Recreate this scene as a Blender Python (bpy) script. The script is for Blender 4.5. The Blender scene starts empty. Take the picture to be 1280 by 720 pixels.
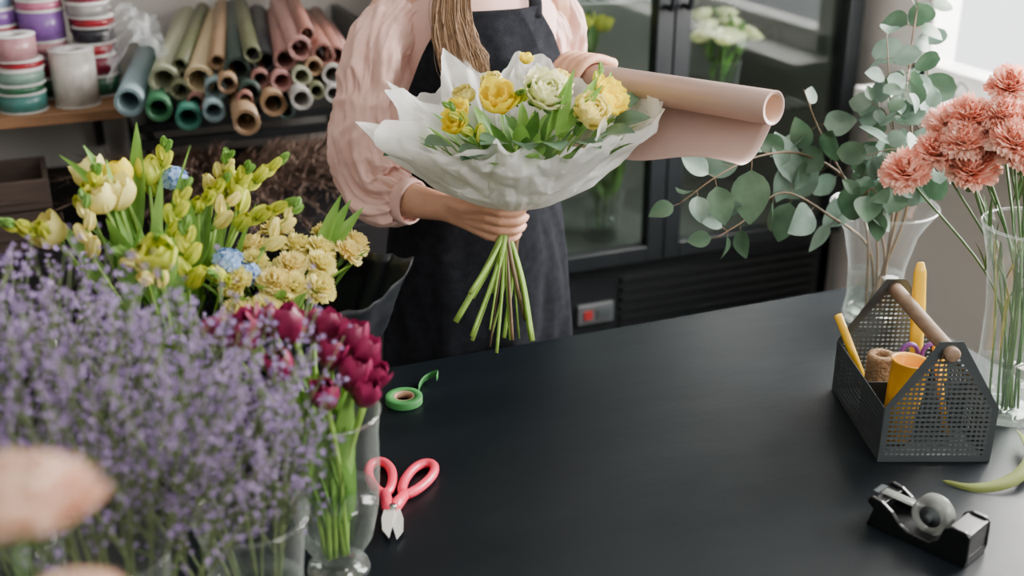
import bpy, math, random
from mathutils import Vector, Matrix, noise, Quaternion
V=Vector
RN=random.Random(11)
col=bpy.context.scene.collection
def rad(d): return math.radians(d)
def nz(x,y=0,z=0): return noise.noise(V((x,y,z)))

# ------------------------------------------------------------------ materials
def base_mat(name):
    m=bpy.data.materials.new(name); m.use_nodes=True
    nt=m.node_tree; b=nt.nodes['Principled BSDF']; return m,nt,b
def c4(c): return (c[0],c[1],c[2],1)
def mat(name,c,rough=.6,c2=None,scale=8,bump=0,bscale=60,metal=0,spec=.5,trans=0,alpha=1,sheen=0,sss=0,coat=0,stretch=None):
    m,nt,b=base_mat(name)
    tc=nt.nodes.new('ShaderNodeTexCoord'); mp=nt.nodes.new('ShaderNodeMapping')
    if stretch: mp.inputs['Scale'].default_value=stretch
    nt.links.new(tc.outputs['Object'],mp.inputs['Vector'])
    n=nt.nodes.new('ShaderNodeTexNoise'); n.inputs['Scale'].default_value=scale; n.inputs['Detail'].default_value=3
    nt.links.new(mp.outputs[0],n.inputs['Vector'])
    mx=nt.nodes.new('ShaderNodeMix'); mx.data_type='RGBA'
    r=nt.nodes.new('ShaderNodeMapRange'); r.inputs[1].default_value=.35; r.inputs[2].default_value=.65
    nt.links.new(n.outputs[0],r.inputs[0]); nt.links.new(r.outputs[0],mx.inputs[0])
    if c2 is None: c2=tuple(x*.82 for x in c)
    mx.inputs[6].default_value=c4(c); mx.inputs[7].default_value=c4(c2)
    nt.links.new(mx.outputs[2],b.inputs['Base Color'])
    b.inputs['Roughness'].default_value=rough; b.inputs['Metallic'].default_value=metal
    b.inputs['Specular IOR Level'].default_value=spec
    if coat: b.inputs['Coat Weight'].default_value=coat
    if sheen: b.inputs['Sheen Weight'].default_value=sheen
    if sss:
        b.inputs['Subsurface Weight'].default_value=sss; b.inputs['Subsurface Radius'].default_value=(.02,.008,.004); b.inputs['Subsurface Scale'].default_value=.4
    if bump:
        n2=nt.nodes.new('ShaderNodeTexNoise'); n2.inputs['Scale'].default_value=bscale; n2.inputs['Detail'].default_value=4
        nt.links.new(mp.outputs[0],n2.inputs['Vector'])
        bp=nt.nodes.new('ShaderNodeBump'); bp.inputs['Strength'].default_value=bump; bp.inputs['Distance'].default_value=.01
        nt.links.new(n2.outputs[0],bp.inputs['Height']); nt.links.new(bp.outputs[0],b.inputs['Normal'])
    if trans or alpha<1:
        out=nt.nodes['Material Output']; last=b.outputs[0]
        if trans:
            t=nt.nodes.new('ShaderNodeBsdfTranslucent'); nt.links.new(mx.outputs[2],t.inputs[0])
            ms=nt.nodes.new('ShaderNodeMixShader'); ms.inputs[0].default_value=trans
            nt.links.new(last,ms.inputs[1]); nt.links.new(t.outputs[0],ms.inputs[2]); last=ms.outputs[0]
        if alpha<1:
            t=nt.nodes.new('ShaderNodeBsdfTransparent')
            ms=nt.nodes.new('ShaderNodeMixShader'); ms.inputs[0].default_value=alpha
            nt.links.new(t.outputs[0],ms.inputs[1]); nt.links.new(last,ms.inputs[2]); last=ms.outputs[0]
        nt.links.new(last,out.inputs[0])
    return m
def glass(name,tint=(.985,.99,.988),gl=.5,rough=.02,edge=0,base=.045):
    m=bpy.data.materials.new(name); m.use_nodes=True; nt=m.node_tree; nt.nodes.clear()
    out=nt.nodes.new('ShaderNodeOutputMaterial'); t=nt.nodes.new('ShaderNodeBsdfTransparent'); t.inputs[0].default_value=c4(tint)
    g=nt.nodes.new('ShaderNodeBsdfGlossy'); g.inputs['Roughness'].default_value=rough
    lw=nt.nodes.new('ShaderNodeLayerWeight'); lw.inputs[0].default_value=.5
    pw=nt.nodes.new('ShaderNodeMath'); pw.operation='POWER'; pw.inputs[1].default_value=3.5
    mu=nt.nodes.new('ShaderNodeMath'); mu.operation='MULTIPLY_ADD'; mu.inputs[1].default_value=gl; mu.inputs[2].default_value=base; mu.use_clamp=True
    nt.links.new(lw.outputs['Facing'],pw.inputs[0]); nt.links.new(pw.outputs[0],mu.inputs[0])
    ms=nt.nodes.new('ShaderNodeMixShader'); nt.links.new(mu.outputs[0],ms.inputs[0]); nt.links.new(t.outputs[0],ms.inputs[1]); nt.links.new(g.outputs[0],ms.inputs[2]); last=ms.outputs[0]
    if edge:
        # whitish mix painting in bright glass edges, stronger where the wall is seen edge-on
        tr=nt.nodes.new('ShaderNodeBsdfTranslucent'); tr.inputs[0].default_value=(.85,.92,.90,1); df=nt.nodes.new('ShaderNodeBsdfDiffuse'); df.inputs[0].default_value=(.85,.92,.90,1)
        ad=nt.nodes.new('ShaderNodeMixShader'); ad.inputs[0].default_value=.5; nt.links.new(tr.outputs[0],ad.inputs[1]); nt.links.new(df.outputs[0],ad.inputs[2])
        m2=nt.nodes.new('ShaderNodeMath'); m2.operation='MULTIPLY_ADD'; m2.inputs[1].default_value=edge; m2.inputs[2].default_value=edge*.07; nt.links.new(pw.outputs[0],m2.inputs[0])
        mz=nt.nodes.new('ShaderNodeMixShader'); nt.links.new(m2.outputs[0],mz.inputs[0]); nt.links.new(last,mz.inputs[1]); nt.links.new(ad.outputs[0],mz.inputs[2]); last=mz.outputs[0]
    nt.links.new(last,out.inputs[0])
    return m
def perf_mat(name,c,pitch=.0085,hole=.30):
    m,nt,b=base_mat(name); b.inputs['Base Color'].default_value=c4(c); b.inputs['Metallic'].default_value=.3; b.inputs['Roughness'].default_value=.45
    uv=nt.nodes.new('ShaderNodeUVMap'); uv.uv_map='UVMap'
    sc=nt.nodes.new('ShaderNodeVectorMath'); sc.operation='SCALE'; sc.inputs['Scale'].default_value=1/pitch
    fr=nt.nodes.new('ShaderNodeVectorMath'); fr.operation='FRACTION'
    sb=nt.nodes.new('ShaderNodeVectorMath'); sb.operation='SUBTRACT'; sb.inputs[1].default_value=(.5,.5,0)
    ml=nt.nodes.new('ShaderNodeVectorMath'); ml.operation='MULTIPLY'; ml.inputs[1].default_value=(.78,1.15,0)
    ln=nt.nodes.new('ShaderNodeVectorMath'); ln.operation='LENGTH'
    gt=nt.nodes.new('ShaderNodeMath'); gt.operation='GREATER_THAN'; gt.inputs[1].default_value=hole
    L=nt.links.new
    L(uv.outputs[0],sc.inputs[0]);L(sc.outputs[0],fr.inputs[0]);L(fr.outputs[0],sb.inputs[0]);L(sb.outputs[0],ml.inputs[0]);L(ml.outputs[0],ln.inputs[0]);L(ln.outputs['Value'],gt.inputs[0])
    t=nt.nodes.new('ShaderNodeBsdfTransparent'); ms=nt.nodes.new('ShaderNodeMixShader')
    L(gt.outputs[0],ms.inputs[0]);L(t.outputs[0],ms.inputs[1]);L(b.outputs[0],ms.inputs[2]);L(ms.outputs[0],nt.nodes['Material Output'].inputs[0])
    return m

M={}
M['wall']=mat('wall_paint',(.54,.52,.49),.9,(.50,.48,.45),3,.1,40)
M['wallr']=mat('right_wall_paint',(.72,.69,.65),.9,(.68,.65,.61),3,.1,40)
M['floor']=mat('floor_concrete',(.08,.08,.08),.7,(.06,.06,.06),5)
M['white']=mat('white_paint',(.8,.8,.78),.5)
M['table']=mat('table_black_laminate',(.0025,.0045,.0065),.40,(.0045,.007,.0095),2.5,.18,5,spec=.19,stretch=(1,2.2,1))
M['fridge']=mat('fridge_black',(.007,.009,.011),.4,spec=.35)
M['fridgein']=mat('fridge_liner',(.095,.108,.092),.5)
M['chrome']=mat('steel',(.6,.6,.6),.25,metal=1)
M['wood']=mat('shelf_wood',(.30,.15,.07),.6,(.20,.10,.045),6,stretch=(1,10,10))
M['dwood']=mat('dark_crate_wood',(.055,.034,.025),.7,(.035,.022,.016),8,stretch=(1,10,10))
M['dark']=mat('dark_cabinet',(.008,.007,.008),.6,spec=.3)
M['stem']=mat('stem_green',(.24,.42,.06),.45,(.33,.52,.11),20,trans=.15)
M['stemd']=mat('stem_dark_green',(.05,.12,.035),.5,(.09,.17,.05),20)
M['stemg']=mat('stem_grey_green',(.14,.18,.07),.7,(.09,.13,.05),30)
M['leaf']=mat('leaf_green',(.06,.18,.025),.5,(.12,.27,.05),15,trans=.25)
M['leafl']=mat('leaf_light_green',(.17,.37,.06),.5,(.26,.47,.10),15,trans=.3)
M['euca']=mat('eucalyptus_leaf',(.085,.155,.115),.5,(.19,.29,.23),18,trans=.15)
M['eucad']=mat('eucalyptus_leaf_deep',(.035,.085,.045),.5,(.085,.165,.095),18,trans=.15)
M['twig']=mat('twig_brown',(.18,.11,.06),.6,(.12,.09,.045),30)
M['yel']=mat('petal_yellow',(.98,.86,.05),.5,(.96,.74,.03),30,trans=.35)
M['yelg']=mat('petal_yellow_green',(.80,.80,.10),.5,(.54,.66,.09),30,trans=.3)
M['cream']=mat('petal_cream',(.95,.88,.36),.55,(.92,.80,.24),30,trans=.3)
M['peachy']=mat('petal_pale_apricot',(.94,.76,.27),.55,(.94,.86,.40),30,trans=.3)
M['cwhite']=mat('petal_ivory',(.94,.92,.64),.55,(.82,.87,.44),40,trans=.3)
M['burg']=mat('petal_burgundy',(.17,.006,.045),.4,(.32,.02,.095),40,trans=.2)
M['lilac']=mat('petal_lilac',(.29,.19,.43),.6,(.48,.36,.62),90,trans=.3)
M['blue']=mat('petal_blue',(.30,.50,.90),.55,(.48,.66,.93),60,trans=.3)
M['pinkc']=mat('petal_salmon',(.97,.47,.35),.55,(.98,.68,.56),40,trans=.38)
M['peach']=mat('petal_peach',(.92,.62,.48),.55,(.95,.76,.62),20,trans=.3)
M['skin']=mat('skin',(.72,.40,.27),.5,(.66,.34,.22),30,.05,300,sss=.15)
M['nail']=mat('nail',(.80,.50,.42),.25)
M['blouse']=mat('blouse_pink_cotton',(.91,.58,.51),.8,(.87,.54,.47),14,.15,400,sheen=.15,trans=.10)
M['apron']=mat('apron_charcoal_denim',(.0085,.0095,.013),.95,(.0155,.017,.023),60,.3,500,spec=.15)
M['hair']=mat('hair_light_brown',(.36,.21,.105),.45,(.18,.10,.048),40,stretch=(10,10,1))
M['trouser']=mat('trouser_dark',(.02,.02,.025),.85)
M['tissue']=mat('tissue_paper_white',(.95,.95,.93),.7,(.92,.92,.90),8,.3,45,trans=.38,alpha=.76)
M['kraft']=mat('dusty_pink_paper',(.55,.38,.335),.45,(.52,.355,.31),4,coat=.15)
M['kraftin']=mat('paper_core',(.50,.30,.20),.8)
M['blackp']=mat('black_wrapping_paper',(.009,.011,.015),.4,(.014,.017,.023),10,.2,20,spec=.35)
M['glass']=glass('vase_glass',edge=.22,base=.07,gl=.6); M['fglass']=glass('fridge_door_glass',(.84,.87,.86),.4,.03)
M['water']=glass('water',(.92,.96,.93),.3,edge=.06)
M['plastic']=mat('clear_plastic_film',(.75,.78,.80),.2,alpha=.3)
M['perf']=perf_mat('perforated_dark_metal',(.075,.088,.093))
M['metal']=mat('dark_metal',(.062,.074,.080),.45,metal=.3)
M['dowel']=mat('handle_wood',(.26,.17,.115),.6,(.18,.12,.075),10,stretch=(10,2,10))
M['orange']=mat('orange_plastic',(.95,.45,.02),.35)
M['yplast']=mat('yellow_plastic',(.97,.56,.02),.35)
M['twine']=mat('jute_twine',(.42,.26,.14),.9,(.30,.18,.09),150,.8,200)
M['purple']=mat('purple_plastic',(.20,.06,.30),.3)
M['pinkp']=mat('coral_pink_plastic',(.97,.06,.13),.3,coat=.3)
M['blade']=mat('blade_steel',(.80,.79,.75),.35,metal=.3)
M['blackpl']=mat('black_plastic',(.007,.008,.009),.3)
M['tape']=mat('clear_tape_roll',(.36,.38,.36),.2,alpha=.65)
M['gtape']=mat('green_floral_tape',(.05,.26,.06),.6,(.04,.20,.05))
M['ribbong']=mat('sage_ribbon',(.11,.135,.035),.7,(.14,.165,.05),10,spec=.15)
M['dry']=mat('dried_grass',(.20,.125,.095),.9,(.12,.08,.06),40)
M['eye']=mat('eye_white',(.8,.8,.8),.2); M['lip']=mat('lip',(.55,.2,.17),.5)
M['red']=mat('red_digits',(.30,.02,.02),.4)
M['paneln']=mat('panel_grey',(.07,.075,.08),.5)

# ------------------------------------------------------------------ mesh builder
class MB:
    def __init__(s): s.v=[];s.f=[];s.m=[]
    def add(s,vs,fs,mi=0):
        o=len(s.v); s.v+=[V(p) for p in vs]; s.f+=[tuple(i+o for i in f) for f in fs]; s.m+=[mi]*len(fs)
    def grid(s,rows,mi=0,closeu=False):
        nr=len(rows); nc=len(rows[0]); vs=[p for r in rows for p in r]; fs=[]
        for i in range(nr-1):
            for j in range(nc if closeu else nc-1):
                k=(j+1)%nc; fs.append((i*nc+j,i*nc+k,(i+1)*nc+k,(i+1)*nc+j))
        s.add(vs,fs,mi)
    def tube(s,pts,r,seg=8,mi=0,cap=True,flat=1,up=None):
        pts=[V(p) for p in pts]; n=len(pts)
        if not hasattr(r,'__len__'): r=[r]*n
        rows=[]; prev=None
        for i,p in enumerate(pts):
            t=(pts[min(i+1,n-1)]-pts[max(i-1,0)]).normalized()
            if prev is None:
                a=V(up) if up else (V((0,0,1)) if abs(t.z)<.9 else V((1,0,0)))
            else: a=prev
            x=(a-t*a.dot(t)).normalized(); y=t.cross(x); prev=x
            rows.append([p+(x*math.cos(2*math.pi*j/seg)*flat+y*math.sin(2*math.pi*j/seg))*r[i] for j in range(seg)])
        if cap:
            rows=[[pts[0]]*seg]+rows+[[pts[-1]]*seg]
        s.grid(rows,mi,True)
    def lathe(s,prof,seg=32,mi=0,mtx=None,closed=False):
        rows=[[V((r*math.cos(2*math.pi*j/seg),r*math.sin(2*math.pi*j/seg),z)) for j in range(seg)] for r,z in prof]
        if closed: rows.append(rows[0])
        if mtx: rows=[[mtx@p for p in r] for r in rows]
        s.grid(rows,mi,True)
    def box(s,lo,hi,mi=0,mtx=None):
        x0,y0,z0=lo;x1,y1,z1=hi
        vs=[V(p) for p in((x0,y0,z0),(x1,y0,z0),(x1,y1,z0),(x0,y1,z0),(x0,y0,z1),(x1,y0,z1),(x1,y1,z1),(x0,y1,z1))]
        if mtx: vs=[mtx@p for p in vs]
        s.add(vs,[(0,3,2,1),(4,5,6,7),(0,1,5,4),(1,2,6,5),(2,3,7,6),(3,0,4,7)],mi)
    def prism(s,poly,z0,z1,mi=0,mtx=None):
        n=len(poly); vs=[V((x,y,z0)) for x,y in poly]+[V((x,y,z1)) for x,y in poly]
        if mtx: vs=[mtx@p for p in vs]
        s.add(vs,[tuple(range(n))[::-1],tuple(range(n,2*n))]+[(i,(i+1)%n,n+(i+1)%n,n+i) for i in range(n)],mi)
    def ball(s,c,r,mi=0,seg=14,rings=9,mtx=None):
        if not hasattr(r,'__len__'): r=(r,r,r)
        rows=[]
        for i in range(rings+1):
            a=math.pi*i/rings; rows.append([V((math.sin(a)*math.cos(2*math.pi*j/seg)*r[0],math.sin(a)*math.sin(2*math.pi*j/seg)*r[1],-math.cos(a)*r[2])) for j in range(seg)])
        if mtx: rows=[[mtx@p for p in q] for q in rows]
        rows=[[p+V(c) for p in q] for q in rows]
        s.grid(rows,mi,True)
    def leaf(s,p,d,n,L,W,bend=.2,fold=.25,mi=0,rnd=False,nu=7,tw=0):
        p=V(p); d=V(d).normalized(); n=V(n); n=(n-d*n.dot(d)).normalized(); sd=d.cross(n); rows=[]
        for i in range(nu+1):
            u=i/nu
            w=W*(math.sqrt(max(0,1-(2*min(1,u*1.0)-1)**2)) if rnd else math.sin(math.pi*min(1,u**.8))**.8) if 0<u<1 else W*.04
            a=tw*u; s2=sd*math.cos(a)+n*math.sin(a); n2=n*math.cos(a)-sd*math.sin(a)
            c=p+d*L*(u-.25*abs(bend)*u*u)-n*bend*L*u*u
            rows.append([c+s2*w*v+n2*fold*abs(v)*w for v in(-1,-.5,0,.5,1)])
        s.grid(rows,mi)
    def petal(s,ang,L,W,r0,z0,t0,t1,cup=.4,ruf=0,mi=0,nu=6,nv=4,tip=1.0,seed=0,mtx=None):
        rows=[]; r=r0;z=z0
        ca,sa=math.cos(ang),math.sin(ang)
        for i in range(nu+1):
            u=i/nu; t=t0+(t1-t0)*u
            if i: r+=math.sin(t)*L/nu; z+=math.cos(t)*L/nu
            w=W*max(.1,math.sin(math.pi*(.10+.80*u**tip))**.7)
            row=[]
            for j in range(nv+1):
                v=-1+2*j/nv
                o=cup*w*v*v
                rr=ruf*u*math.sin(v*7+seed*5.1+u*3)
                R_=r-o*math.cos(t)+rr*math.cos(t); Z_=z+o*math.sin(t)*.6+rr*math.sin(t)*1 - abs(v)*L*.06*u
                x=w*v
                row.append(V((R_*ca-x*sa,R_*sa+x*ca,Z_)))
            rows.append(row)
        if mtx: rows=[[mtx@p for p in q] for q in rows]
        s.grid(rows,mi)
def mesh_data(mb,name,mats,off=None,smooth=True):
    me=bpy.data.meshes.new(name); vs=mb.v
    if off is not None: vs=[p-off for p in vs]
    me.from_pydata([tuple(p) for p in vs],[],mb.f)
    for m in mats: me.materials.append(M[m] if isinstance(m,str) else m)
    me.polygons.foreach_set('material_index',mb.m)
    me.polygons.foreach_set('use_smooth',[smooth]*len(me.polygons))
    me.update(); return me
def tag(o,label,cat,group=None,kind=None):
    o['label']=label; o['category']=cat
    if group:o['group']=group
    if kind:o['kind']=kind
    return o
def thing(name,label,cat,loc=(0,0,0),group=None):
    e=bpy.data.objects.new(name,None); e.empty_display_size=.05; e.location=loc; col.objects.link(e); return tag(e,label,cat,group)
def make(mb,name,mats,parent=None,world=True,loc=None,smooth=True,subsurf=0,solid=0,bevel=0,label=None):
    off=V(parent_world(parent)) if (parent is not None and world) else (V(loc) if (loc is not None and world) else None)
    me=mesh_data(mb,name,mats,off,smooth)
    o=bpy.data.objects.new(name,me); col.objects.link(o)
    if parent is not None: o.parent=parent
    if loc is not None: o.location=loc if parent is None else (0,0,0)
    if solid: s=o.modifiers.new('solid','SOLIDIFY'); s.thickness=solid; s.offset=0
    if bevel: b=o.modifiers.new('bevel','BEVEL'); b.width=bevel; b.segments=3; b.limit_method='ANGLE'
    if subsurf: s=o.modifiers.new('sub','SUBSURF'); s.levels=subsurf; s.render_levels=subsurf
    if label: o['label']=label
    return o
def parent_world(p):
    v=V(p.location); q=p.parent
    while q is not None: v=v+V(q.location); q=q.parent
    return v
def smoothpath(pts,n=6):
    pts=[V(p) for p in pts]; P=[pts[0]*2-pts[1]]+pts+[pts[-1]*2-pts[-2]]; out=[]
    for i in range(1,len(P)-2):
        for k in range(n):
            t=k/n; a,b,c,d=P[i-1],P[i],P[i+1],P[i+2]
            out.append(.5*((2*b)+(c-a)*t+(2*a-5*b+4*c-d)*t*t+(3*b-a-3*c+d)*t**3))
    out.append(pts[-1]); return out
def lerpl(l,n):
    out=[]
    m=len(l)-1
    for i in range(n):
        x=i/(n-1)*m; k=min(int(x),m-1); out.append(l[k]+(l[k+1]-l[k])*(x-k))
    return out
def align(d,tw=0):
    return V((0,0,1)).rotation_difference(V(d).normalized()).to_matrix().to_4x4()@Matrix.Rotation(tw,4,'Z')
def structure(o): o['kind']='structure'; return o
def sbox(name,lo,hi,m,bevel=0):
    mb=MB(); mb.box(lo,hi); return structure(make(mb,name,[m],smooth=False,bevel=bevel))

# ------------------------------------------------------------------ room shell
sbox('floor',(-2.2,-1.6,-.05),(2.4,3.6,0),'floor')
sbox('wall_back',(-2.2,3.5,0),(2.4,3.6,2.7),'wall')
mb=MB(); mb.box((2.3,-1.6,0),(2.4,3.5,1.02)); mb.box((2.3,-1.6,2.3),(2.4,3.5,2.7)); mb.box((2.3,2.66,1.02),(2.4,3.5,2.3)); mb.box((2.3,-1.6,1.02),(2.4,.9,2.3))
structure(make(mb,'wall_right',['wallr'],smooth=False))
mb=MB()
for a,b in(((2.27,.9,1.02),(2.36,.97,2.3)),((2.27,2.59,1.02),(2.36,2.66,2.3)),((2.27,1.75,1.09),(2.36,1.81,2.23)),((2.27,.9,1.02),(2.36,2.66,1.09)),((2.27,.9,2.23),(2.36,2.66,2.3))): mb.box(a,b)
structure(make(mb,'window_1',['white'],smooth=False,bevel=.006))
sbox('trim_1',(2.12,.85,.985),(2.3,2.70,1.018),'white',.004)
sbox('baseboard_right',(2.285,-1.6,0),(2.3,3.5,.09),'white')
sbox('ceiling',(-2.2,-1.6,2.7),(2.4,3.6,2.78),'white')
sbox('wall_left',(-2.3,-1.7,0),(-2.2,3.6,2.7),'wall')
sbox('wall_front',(-2.2,-1.7,0),(2.4,-1.6,2.7),'wall')

# ------------------------------------------------------------------ table
mb=MB(); mb.box((-.75,.55,.74),(1.62,1.97,.78))
t=thing('work_table','long matte black work table with a smooth laminate top','table',(.43,1.26,0))
make(mb,'table_top',['table'],t,smooth=False,bevel=.004)
for x in(-.68,1.55):
    for y in(.62,1.90):
        mb=MB(); mb.box((x-.03,y-.03,0),(x+.03,y+.03,.74)); make(mb,'leg',['blackpl'],t,smooth=False,bevel=.003)

# ------------------------------------------------------------------ fridge
fr=thing('display_fridge','tall black display fridge with two glass doors holding flowers','fridge',(1.61,3.16,0))
mb=MB(); X0,X1,Y0,Y1=1.0,2.23,2.87,3.48
mb.box((X0,Y0,.05),(X0+.04,Y1,2.1)); mb.box((X1-.04,Y0,.05),(X1,Y1,2.1)); mb.box((X0,Y0,2.0),(X1,Y1,2.1)); mb.box((X0,Y0,.05),(X1,Y1,.52)); 
for x in(1.05,2.14):
    for y in(2.92,3.42): mb.box((x,y,0),(x+.04,y+.04,.05))
make(mb,'body',['fridge'],fr,smooth=False,bevel=.004)
mb=MB(); mb.box((X0+.04,3.42,.52),(X1-.04,3.46,2.0)); mb.box((X0+.04,2.9,.52),(X0+.055,3.42,2.0)); mb.box((X1-.055,2.9,.52),(X1-.04,3.42,2.0)); mb.box((X0+.05,2.9,.52),(X1-.05,3.42,.535))
make(mb,'liner',['fridgein'],fr,smooth=False)
for zz in(.90,1.25,1.62):
    mb=MB()
    for i in range(30): x=X0+.07+i*.0375; mb.tube([(x,2.95,zz),(x,3.41,zz)],.002,5)
    for y in(2.95,3.18,3.41): mb.tube([(X0+.06,y,zz-.003),(X1-.06,y,zz-.003)],.004,6)
    make(mb,'wire_shelf',['chrome'],fr)
for a,b in((1.005,1.608),(1.612,2.225)):
    mb=MB(); y0,y1=2.825,2.868; w=.05; z0,z1=.53,2.05
    mb.box((a,y0,z0),(a+w,y1,z1)); mb.box((b-w,y0,z0),(b,y1,z1)); mb.box((a+w,y0,z0),(b-w,y1,z0+.045)); mb.box((a+w,y0,z1-w),(b-w,y1,z1))
    d=make(mb,'door',['fridge'],fr,smooth=False,bevel=.003)
    mb=MB(); mb.box((a+w-.003,2.845,z0+.04),(b-w+.003,2.850,z1-w+.003)); g=make(mb,'glass_pane',['fglass'],d,smooth=False)
    mb=MB(); hx=b-.025 if a<1.3 else a+.025
    mb.tube(smoothpath([(hx,2.823,1.25),(hx,2.79,1.27),(hx,2.79,1.5),(hx,2.79,1.68),(hx,2.823,1.70)],4),.008,8); make(mb,'handle',['fridge'],d)
mb=MB()
for i in range(9): z=.22+i*.03; mb.box((1.50,2.855,z),(2.17,2.872,z+.012))
make(mb,'vent_grille',['blackpl'],fr,smooth=False)
mb=MB(); mb.box((1.36,2.857,.345),(1.475,2.872,.405)); pn=make(mb,'control_panel',['paneln'],fr,smooth=False,bevel=.003)
mb=MB(); mb.box((1.380,2.853,.362),(1.405,2.858,.388)); make(mb,'rocker_switch',['red'],pn,smooth=False)
mb=MB(); mb.box((1.42,2.853,.362),(1.465,2.858,.388)); make(mb,'display',['metal'],pn,smooth=False)

# ------------------------------------------------------------------ flower head prototypes
def head_tulip(nm,m,seed,L=.058,W=.021,op=-.25,n=7,ruf=.0015,tip=.9,t0=1.15):
    r=random.Random(seed); mb=MB()
    for k in range(n):
        lay=k%2
        mb.petal(2*math.pi*k/n+r.uniform(-.15,.15),L*r.uniform(.9,1.1),W*r.uniform(.9,1.1),.004+.002*lay,0,t0,op+r.uniform(-.12,.15)+(.12 if lay else 0),.45,ruf,0,7,4,tip,k)
    for k in range(4):
        mb.petal(2*math.pi*k/4,L*.85,W*.8,.002,.001,t0*.65,op-.1,.5,ruf,0,6,4,tip,k)
    return mesh_data(mb,nm,[m])
def head_rose(nm,m,seed,S=.032,layers=5,open_=1.0,ruf=.002):
    r=random.Random(seed); mb=MB()
    for l in range(layers):
        f=l/(layers-1); n=3+l*1
        for k in range(n):
            a=2*math.pi*k/n+l*.9+r.uniform(-.2,.2)
            mb.petal(a,S*(1.05+.45*f),S*(.50+.42*f),S*.10,S*.05*(1-f),.35+.95*f,(-.55+1.5*f*open_)+r.uniform(-.1,.1),.5,ruf*(1+f),0,6,6,.75,k+l*7)
    for k in range(4): mb.petal(2*math.pi*k/4+.4,S*.7,S*.18,S*.08,-S*.05,1.6,1.2,.1,0,1,4,2,1.2)
    return mesh_data(mb,nm,[m,'leaf'])
def head_carn(nm,m,seed,S=.03):
    r=random.Random(seed); mb=MB()
    for l in range(8):
        f=l/7; n=5+l
        for k in range(n):
            a=2*math.pi*k/n+r.uniform(-.3,.3)
            mb.petal(a,S*(1.2-.05*f)*r.uniform(.9,1.1),S*.44,S*.05,0,.05+.5*f,.15+1.5*f+r.uniform(-.2,.2),.1,S*.10,0,5,8,.45,k+l*3.3)
    mb.tube([(0,0,-S*.7),(0,0,-S*.3),(0,0,S*.3)],[S*.14,S*.24,S*.24],8,1)
    return mesh_data(mb,nm,[m,'stemd'])
def head_spray(nm,m,seed,n=7,S=.02,gm='leafl'):
    r=random.Random(seed); mb=MB(); 
    for i in range(n):
        f=i/(n-1); p=V((math.sin(f*1.2)*.05,0,.085*f*math.cos(f*.6)))
        s=S*(1.2-.6*f); side=(i%2*2-1)
        d=V((.5*f+.2,side*.55*(1-f*.4),.9)).normalized(); mt=Matrix.Translation(p)@align(d)
        for k in range(6): mb.petal(2*math.pi*k/6,s*2.0,s*.60,s*.10,0,.55,(-.25 if f<.35 else -.5)+r.uniform(-.1,.1),.5,.001,0 if f<.7 else 1,5,3,.8,k,mt)
        mb.tube([mt@V((0,0,-s*.5)),mt@V((0,0,s*.3))],[s*.1,s*.28],6,1)
    mb.tube([(0,0,0),(.022,0,.04),(.04,0,.06),(.048,0,.075)],.0018,5,1)
    return mesh_data(mb,nm,[m,gm])
def head_cluster(nm,m,seed,Rr=.035,n=60,s=.008,hemi=True):
    r=random.Random(seed); mb=MB()
    for i in range(n):
        z=(i+.5)/n*(1.2 if hemi else 2)-(.2 if hemi else 1); a=i*2.4; q=math.sqrt(max(0,1-z*z)); d=V((q*math.cos(a),q*math.sin(a),z))
        mt=Matrix.Translation(d*Rr*r.uniform(.7,1.15)+V((0,0,Rr*.3)))@align(d,r.random()*6)
        for k in range(5): mb.petal(2*math.pi*k/5,s,s*.42,s*.05,0,.9,1.5,.1,0,0,2,2,.7,k,mt)
    mb.ball((0,0,Rr*.2),Rr*.6,1,8,6)
    return mesh_data(mb,nm,[m,'leaf'])
def orient(d,tw=None): return align(d,RN.uniform(0,6.28) if tw is None else tw).to_euler()
def flower(name,base,tip,heads,label,cat,group,stem='stem',r=.0028,scale=1,face=None,leaves=1,leafm='leafl',sag=.25,part='blossom',LL=.16,LW=.014,low=0):
    base=V(base);tip=V(tip); e=thing(name,label,cat,base,group)
    h=tip-base; mid=base+V((h.x*(.5-sag*.5),h.y*(.5-sag*.5),h.z*.55))
    path=smoothpath([base,mid,tip],7); mb=MB(); mb.tube(path,r,7); make(mb,'stem',[stem],e)
    d=(path[-1]-path[-3]).normalized()
    if face is not None: d=(d*.5+V(face).normalized()).normalized()
    me=RN.choice(heads); o=bpy.data.objects.new(part,me); col.objects.link(o); o.parent=e; o.location=tip-base; o.rotation_euler=orient(d); s=scale*RN.uniform(.9,1.1); o.scale=(s,s,s)
    for k in range(leaves):
        mb=MB(); i=RN.randint(2,5) if low else RN.randint(len(path)//3,len(path)-4); a=RN.uniform(0,6.28); sd=V((math.cos(a),math.sin(a),0)); dd=(V((0,0,1))+sd*(.12 if low else .35)).normalized()
        mb.leaf(path[i],dd,-sd,LL*RN.uniform(.7,1.1),LW,-RN.uniform(-.3,.3)*(.3 if low else 1)+.06,.4,0,tw=RN.uniform(-.5,.5)); make(mb,'leaf',[leafm],e)
    return e

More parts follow.
